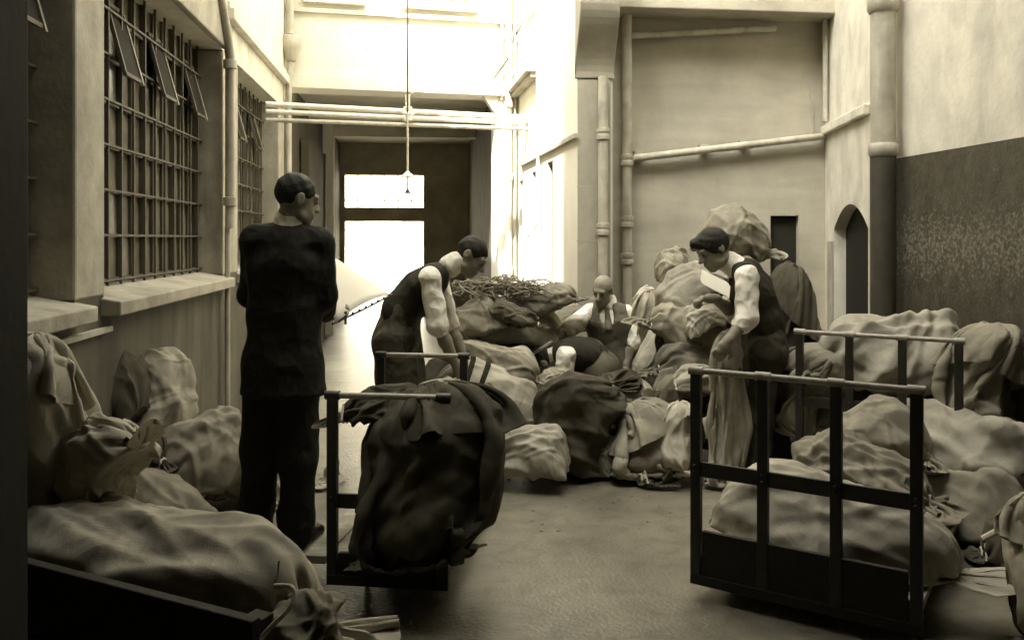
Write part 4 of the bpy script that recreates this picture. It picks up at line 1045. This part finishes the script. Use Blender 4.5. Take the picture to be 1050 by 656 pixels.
def person(label, J, style):
    """J: joints in world space; style says what is worn"""
    base = J['base']
    r = thing('person', label, 'person', tuple(base))
    s = style.get('scale', 1.0)
    hp, hq, hR = head(J['head'], J['face'], J['up'], s)
    sl_, sr_, hl_, hr_ = J['shL'], J['shR'], J['hipL'], J['hipR']
    neck = J['neck']; mid = (sl_+sr_)/2; pel = (hl_+hr_)/2; lat = nz(sr_-sl_); latp = nz(hr_-hl_)
    wa = J.get('waist', mid*.42+pel*.58)
    chest = mid*.68+wa*.32
    b = list(hp)
    b += [('cap', hq(0, -.02, -.07), neck, .052*s, .058*s), ('cap', neck, mid, .06, .07), ('cap', chest, wa, .085, .08, lat, 1.3), ('cap', wa, pel, .085, .09, latp, 1.3)]
    for q in 'LR':
        sh, el, wr = J['sh'+q], J['el'+q], J['wr'+q]
        b += [('cap', mid, sh, .05, .045), ('cap', sh, el, .042, .036), ('cap', el, el*.65+wr*.35, .037, .042), ('cap', el*.65+wr*.35, wr, .042, .026)]
        b += hand(wr, J.get('hd'+q, wr-el), J.get('hn'+q, CR*(1 if q == 'L' else -1)), 1.0, J.get('curl'+q, .5), 1 if q == 'R' else -1)
        hp_, kn, an = J['hip'+q], J['kn'+q], J['an'+q]
        b += [('cap', pel, hp_, .08, .075), ('cap', hp_, kn, .07, .048), ('cap', kn, kn*.6+an*.4, .048, .045), ('cap', kn*.6+an*.4, an, .045, .034)]
        if 'toe'+q in J: b += [('cap', an, an+nz(J['toe'+q])*.14-CU*.03, .03, .022)]
    skin('body', b, M['skin'], r, style.get('vox', .0075), .014, smooth=1)
    skin('hair', hair(hq, hR, s, style['hair']), M[style.get('hairmat', 'hair')], r, .0065, .01, fold=.0015, ffreq=120, smooth=1)
    for q in (-1, 1):
        Vt = MB().lathe(tuple(hq(q*.032, .0885, .006)), [(.001, -.0085), (.006, -.006), (.0085, 0), (.006, .006), (.001, .0085)], 10).build('eye', M['void'], r, smooth=True)
    # trousers
    tr = [('cap', wa, pel, .125, .135, latp, 1.18)]
    tw = style.get('leg', 1.0)
    for q in 'LR':
        hp_, kn, an = J['hip'+q], J['kn'+q], J['an'+q]
        d_ = nz(an-kn)
        tr += [('cap', pel, hp_, .11, .100*tw), ('cap', hp_, kn, .102*tw, .088*tw), ('cap', kn, kn*.15+an*.85, .088*tw, .084*tw), ('cap', kn*.15+an*.85, an+d_*.02, .084*tw, .086*tw)]
    skin('trousers', tr, M[style['legs']], r, .010, .045, fold=.004, ffreq=18, seed=style['seed'])
    for q in 'LR':
        if style.get('shoes', True): shoes(r, J['an'+q], J.get('toe'+q, J['face']))
    # upper clothes
    bk = nz(np.cross(lat, wa-mid))                           # front or back normal of the trunk
    cm = style['top']
    def trunk(g, low, gl):
        p = [('cap', mid+(chest-mid)*.15, chest, .092+g, .118+g, lat, 1.42), ('cap', chest, wa, .118+g, .112+g, lat, 1.32), ('cap', wa, low, .112+g, gl, latp, 1.25)]
        for sh in (sl_, sr_): p.append(('cap', mid*.7+neck*.3, sh*.92+mid*.08-(mid-neck)*.03, .062+g, .058+g))
        return p
    def sleeve(q, f0, r0, r1, r2):
        sh, el, wr = J['sh'+q], J['el'+q], J['wr'+q]
        p = [('cap', sh*.9+mid*.1, sh, r0*.95, r0)]
        if f0 <= 1: p.append(('cap', sh, sh+(el-sh)*f0, r0, r1))
        else: p += [('cap', sh, el, r0, r1), ('cap', el, el+(wr-el)*(f0-1), r1, r2)]
        return p
    if style['kind'] == 'suit':
        low = pel-(wa-pel)*0+V3(0, 0, -.13)
        p = trunk(.018, pel, .150)+[('cap', pel, low, .152, .165, latp, 1.22)]
        for q in 'LR': p += sleeve(q, 1.92, .069, .060, .050)
        p.append(('-half', low+V3(0, 0, -.02), V3(0, 0, -1)))
        skin('jacket', p, M[cm], r, .009, .035, fold=.0018, ffreq=20, seed=style['seed'])
        nu_ = nz(neck-mid); 
        p = [('cap', neck-nu_*.012, neck+nu_*.030, .074*s, .071*s)]
        skin('collar', p, M['shirt'], r, .006, .01, smooth=1)
        p = [('cap', neck-nu_*.06, neck-nu_*.022, .092, .078)]
        skin('coat_collar', p, M[cm], r, .007, .02, smooth=1)
    else:
        p = trunk(-.012, wa, .10)
        for q in 'LR': p += sleeve(q, style.get('slv'+q, 1.15), .064, .066, .060)
        skin('shirt', p, M['shirt'], r, .008, .02, fold=.0028, ffreq=52, seed=style['seed']+3)
        nu_ = nz(neck-mid)
        for q in 'LR':                                       # sleeves rolled into a thick cuff
            f0 = style.get('slv'+q, 1.15); sh, el, wr = J['sh'+q], J['el'+q], J['wr'+q]
            c_ = sh+(el-sh)*f0 if f0 <= 1 else el+(wr-el)*(f0-1)
            d_ = nz(el-sh) if f0 <= 1 else nz(wr-el)
            skin('rolled_cuff', [('cap', c_-d_*.012, c_+d_*.014, .064, .060)], M['shirt'], r, .006, .01, fold=.003, ffreq=90, smooth=1)
        skin('collar', [('cap', neck-nu_*.012, neck+nu_*.030, .074, .070)], M['shirt'], r, .006, .01, smooth=1)
        # waistcoat: the trunk a little larger, armholes and the neck opening cut out
        low = wa+(pel-wa)*.35
        p = trunk(.013, low, .128)
        fr = J['front']
        for q, sh in (('L', sl_), ('R', sr_)):
            out = nz(sh-mid); p.append(('-ell', sh+out*.045, V3(.070, .070, .085), None, .015))
        p.append(('-ell', neck+fr*.095-nu_*.05, V3(.055, .075, .11), None, .015))
        p.append(('-ell', neck+nu_*.035, V3(.070, .070, .055), None, .012))
        skin('waistcoat', p, M[style['vest']], r, .008, .02, fold=.004, ffreq=26, seed=style['seed']+5)
        if style.get('tie'):
            p = [('ell', neck+fr*.066-nu_*.02, V3(.02, .016, .016), None), ('cap', neck+fr*.072-nu_*.03, neck+fr*.125-nu_*.16, .014, .024, lat, 1.3)]
            skin('necktie', p, M['vest_grey'], r, .006, .008, smooth=1)
        if style.get('apron'):
            p = [('cap', wa, pel, .138, .158, latp, 1.2)]
            for q in 'LR':
                hp_, kn = J['hip'+q], J['kn'+q]
                p.append(('cap', hp_, kn*.9+hp_*.1+fr*.01, .12, .125))
            p.append(('cap', pel, (J['knL']+J['knR'])/2, .13, .14, latp, 1.3))
            skin('apron', p, M['apron'], r, .011, .05, fold=.009, ffreq=18, seed=style['seed']+9)
            MB().tube([tuple(wa+(latp*math.cos(t)*1.22+bk*math.sin(t))*.128) for t in np.linspace(0, 6.2832, 29)[:-1]], .008, 6, closed=True).build('apron_string', M['canvas'], r, smooth=True)
    return r
A3 = lambda *q: np.array(P(*q))
def mk(**k): return {a: (np.array(b, float) if not isinstance(b, (int, float)) else b) for a, b in k.items()}

# ---- the man in the suit, seen from behind, looking down at a large sheet of paper
d = 4.06
J = mk(base=A3(285, 558, d)*V3(1, 1, 0), head=A3(304, 205, d), face=CR*.86+CF*.62-CU*.22, up=CU+CR*.08, neck=A3(296, 233, d), shL=A3(263, 248, d-.02), shR=A3(327, 250, d+.02),
       elL=A3(257, 302, d+.10), elR=A3(333, 303, d+.03), wrL=A3(290, 318, d+.34), wrR=A3(334, 322, d+.24), hdL=CR+CF*.3, hdR=CF*.5+CR*.5-CU*.1, hnL=CU, hnR=CU,
       hipL=A3(273, 372, d), hipR=A3(308, 372, d), knL=A3(267, 462, d-.01), knR=A3(306, 468, d-.02), anL=A3(262, 535, d+.08), anR=A3(304, 541, d), toeL=CF*.9-CR*.3, toeR=CF*.8+CR*.4,
       front=CF*.9+CR*.4, curlL=.6, curlR=.7)
J['waist'] = A3(292, 322, d)
person('man in a black suit standing with his back turned, reading a large white sheet', J, dict(kind='suit', top='suit', legs='suit', hair='full', hairmat='hair', seed=11, leg=.98))
# the sheet he holds, with a dark rod and clip along its lower edge
q = [P(322, 259, 4.55), P(362, 278, 4.95), P(400, 302, 4.75), P(344, 331, 4.22)]
mb = MB(); g_ = 8; vs = []; fs = []
for i in range(g_+1):
    for j in range(g_+1):
        a_, b_ = i/g_, j/g_
        v = q[0]*(1-a_)*(1-b_)+q[1]*a_*(1-b_)+q[2]*a_*b_+q[3]*(1-a_)*b_
        vs.append(v+Vector((0, -.02*math.sin(math.pi*a_)*math.sin(math.pi*b_*.9), .025*math.sin(math.pi*a_))))
for i in range(g_):
    for j in range(g_): k_ = i*(g_+1)+j; fs.append((k_, k_+g_+1, k_+g_+2, k_+1))
pp_ = thing('paper_sheet', 'large white paper sheet with a dark lower edge, held by the man in the suit', 'paper', tuple(q[3]))
o = link_mesh('sheet', [tuple(v) for v in vs], fs, M['paper'], pp_, smooth=True)
so_ = o.modifiers.new('t', 'SOLIDIFY'); so_.thickness = .0012
ra, rb = P(341, 332, 4.21), P(402, 302, 4.74)
m = MB().tube([ra, ra.lerp(rb, .5)+Vector((0, 0, -.004)), rb], .006, 8)
for t in np.linspace(.1, .95, 9): c_ = ra.lerp(rb, float(t)); m.tube([c_-Vector((0, 0, .008)), c_+Vector((0, 0, .010))], .0065, 8)
m.build('rod', M['iron'], pp_, smooth=True)
c_ = ra.lerp(rb, .2); MB().bar(c_-Vector((0, 0, .035)), c_+Vector((0, 0, .03)), .012).build('clip', M['iron'], pp_)

# ---- the man stooping over the small trolley
d = 5.35
J = mk(base=A3(408, 480, d)*V3(1, 1, 0), head=A3(483, 263, d), face=CR*.80-CU*.62-CF*.22, up=CR*.62+CU*.78, neck=A3(463, 272, d), shL=A3(449, 283, d+.17), shR=A3(441, 285, d-.17),
       elL=A3(460, 332, d+.16), elR=A3(449, 333, d-.20), wrL=A3(481, 376, d+.08), wrR=A3(470, 380, d-.14), hnL=-CF, hnR=CF, hdL=CR*.3-CU, hdR=CR*.3-CU,
       hipL=A3(408, 348, d+.09), hipR=A3(405, 350, d-.09), knL=A3(420, 415, d+.10), knR=A3(406, 414, d-.10), anL=A3(417, 470, d+.10), anR=A3(400, 470, d-.10), toeL=CR, toeR=CR,
       front=nz(CR*.75-CU*.62), curlL=.9, curlR=.9)
J['waist'] = A3(412, 318, d)
person('man stooping to the right in white shirtsleeves, dark waistcoat and dark apron', J, dict(kind='vest', vest='vest', top='shirt', legs='trousers', hair='full', seed=21, apron=True, slvL=1.02, slvR=1.02, leg=1.05))

# ---- the bald man half kneeling behind the sacks, one arm stretched out to the left
d = 6.2
J = mk(base=A3(625, 440, d)*V3(1, 1, 0), head=A3(618, 298, d-.05), face=-CF*.80-CR*.42-CU*.35, up=CU-CF*.25, neck=A3(623, 313, d), shL=A3(642, 322, d), shR=A3(606, 320, d),
       elL=A3(648, 350, d-.05), elR=A3(582, 338, d-.10), wrL=A3(641, 374, d-.10), wrR=A3(560, 354, d-.18), hnL=CR, hnR=-CU, hdL=-CU, hdR=-CR-CU*.4,
       hipL=A3(636, 368, d), hipR=A3(616, 368, d), knL=A3(637, 422, d-.12), knR=A3(612, 425, d-.16), anL=A3(640, 426, d+.30), anR=A3(617, 426, d+.30), toeL=CF-CU*.5, toeR=CF-CU*.5,
       front=nz(-CF*.95-CR*.2), curlL=.6, curlR=1.2)
J['waist'] = A3(626, 349, d)
person('bald man in a grey waistcoat and necktie reaching out to the left among the sacks', J, dict(kind='vest', vest='vest_grey', top='shirt', legs='trousers_grey', hair='bald', hairmat='hair_grey', seed=31, slvL=1.0, slvR=.95, tie=True, scale=.92, vox=.008, shoes=False, leg=.95))
MB().bar(A3(566, 350, d-.2), A3(540, 367, d-.42), .022, .012).build('scoop', M['wood'])
tag(bpy.data.objects['scoop'], 'flat wooden stick in the outstretched hand of the bald man', 'stick')

# ---- the man bent double in front of him
d = 5.95
J = mk(base=A3(606, 450, d)*V3(1, 1, 0), head=A3(556, 374, d-.02), face=-CR*.55-CU*.80-CF*.15, up=-CR*.80+CU*.5, neck=A3(569, 366, d), shL=A3(580, 364, d-.16), shR=A3(580, 362, d+.16),
       elL=A3(578, 392, d-.18), elR=A3(572, 396, d+.16), wrL=A3(592, 407, d-.16), wrR=A3(578, 413, d+.10), hnL=CF, hnR=-CF, hdL=CR*.5-CU, hdR=-CU,
       hipL=A3(617, 380, d-.09), hipR=A3(617, 379, d+.09), knL=A3(602, 417, d-.10), knR=A3(606, 417, d+.10), anL=A3(616, 440, d-.10), anR=A3(620, 440, d+.10), toeL=-CR, toeR=-CR,
       front=nz(-CU*.9-CR*.3), curlL=1.0, curlR=.8)
J['waist'] = A3(605, 365, d)
person('man bent double with one white sleeve hanging down, in front of the bald man', J, dict(kind='vest', vest='vest', top='shirt', legs='trousers_grey', hair='full', seed=41, slvL=1.05, slvR=1.05, scale=.95, vox=.008, leg=.95))

# ---- the man on the right, head bowed over the letters in his hand
d = 5.2
J = mk(base=A3(778, 485, d)*V3(1, 1, 0), head=A3(732, 256, d-.02), face=-CR*.86-CU*.46-CF*.22, up=CU*.86-CR*.42, neck=A3(752, 272, d), shL=A3(766, 283, d-.18), shR=A3(762, 278, d+.18),
       elL=A3(766, 326, d-.24), elR=A3(755, 322, d+.12), wrL=A3(746, 350, d-.30), wrR=A3(733, 306, d-.06), hnL=CF, hnR=-CU, hdL=-CR*.5-CU*.8, hdR=-CR,
       hipL=A3(786, 362, d-.09), hipR=A3(784, 360, d+.09), knL=A3(777, 428, d-.10), knR=A3(790, 426, d+.10), anL=A3(775, 478, d-.10), anR=A3(796, 474, d+.12), toeL=-CR, toeR=-CR*.9-CF*.3,
       front=nz(-CR*.95-CU*.25), curlL=1.1, curlR=.9)
J['waist'] = A3(782, 332, d)
person('dark haired man with rolled white sleeves, head bowed over letters by the large trolley', J, dict(kind='vest', vest='vest', top='shirt', legs='trousers', hair='mop', seed=51, slvL=1.18, slvR=1.1, leg=1.05))
lt = MB()
b0, b1 = A3(718, 288, d-.16), A3(750, 304, d-.20)
lat_ = nz(b1-b0); e2 = nz(CU*.75+CF*.65+CR*.25); e3 = nz(np.cross(lat_, e2))
if e3 @ CF > 0: e3 = -e3
for i in range(6):
    o_ = b0+e3*(.010*i)-e2*(.013*i)+lat_*(.006*(i % 3))
    lt.hexa([tuple(o_+a_*lat_*.16+b_*e2*.085+c_*e3*.006) for c_ in (0, 1) for a_, b_ in ((0, 0), (1, 0), (1, 1), (0, 1))])
tag(lt.build('letter_bundle', M['paper'], origin=tuple(b0)), 'bundle of letters in the hand of the dark haired man', 'letters')
sack('limp pale sack hanging from the hand of the dark haired man down to the floor', (738, 502, 5.0), (752, 340, 5.06), .26, 'slump', .16, 'canvas_pale', roll=.3, cord=False, wr=.02, group='sacks in hand')
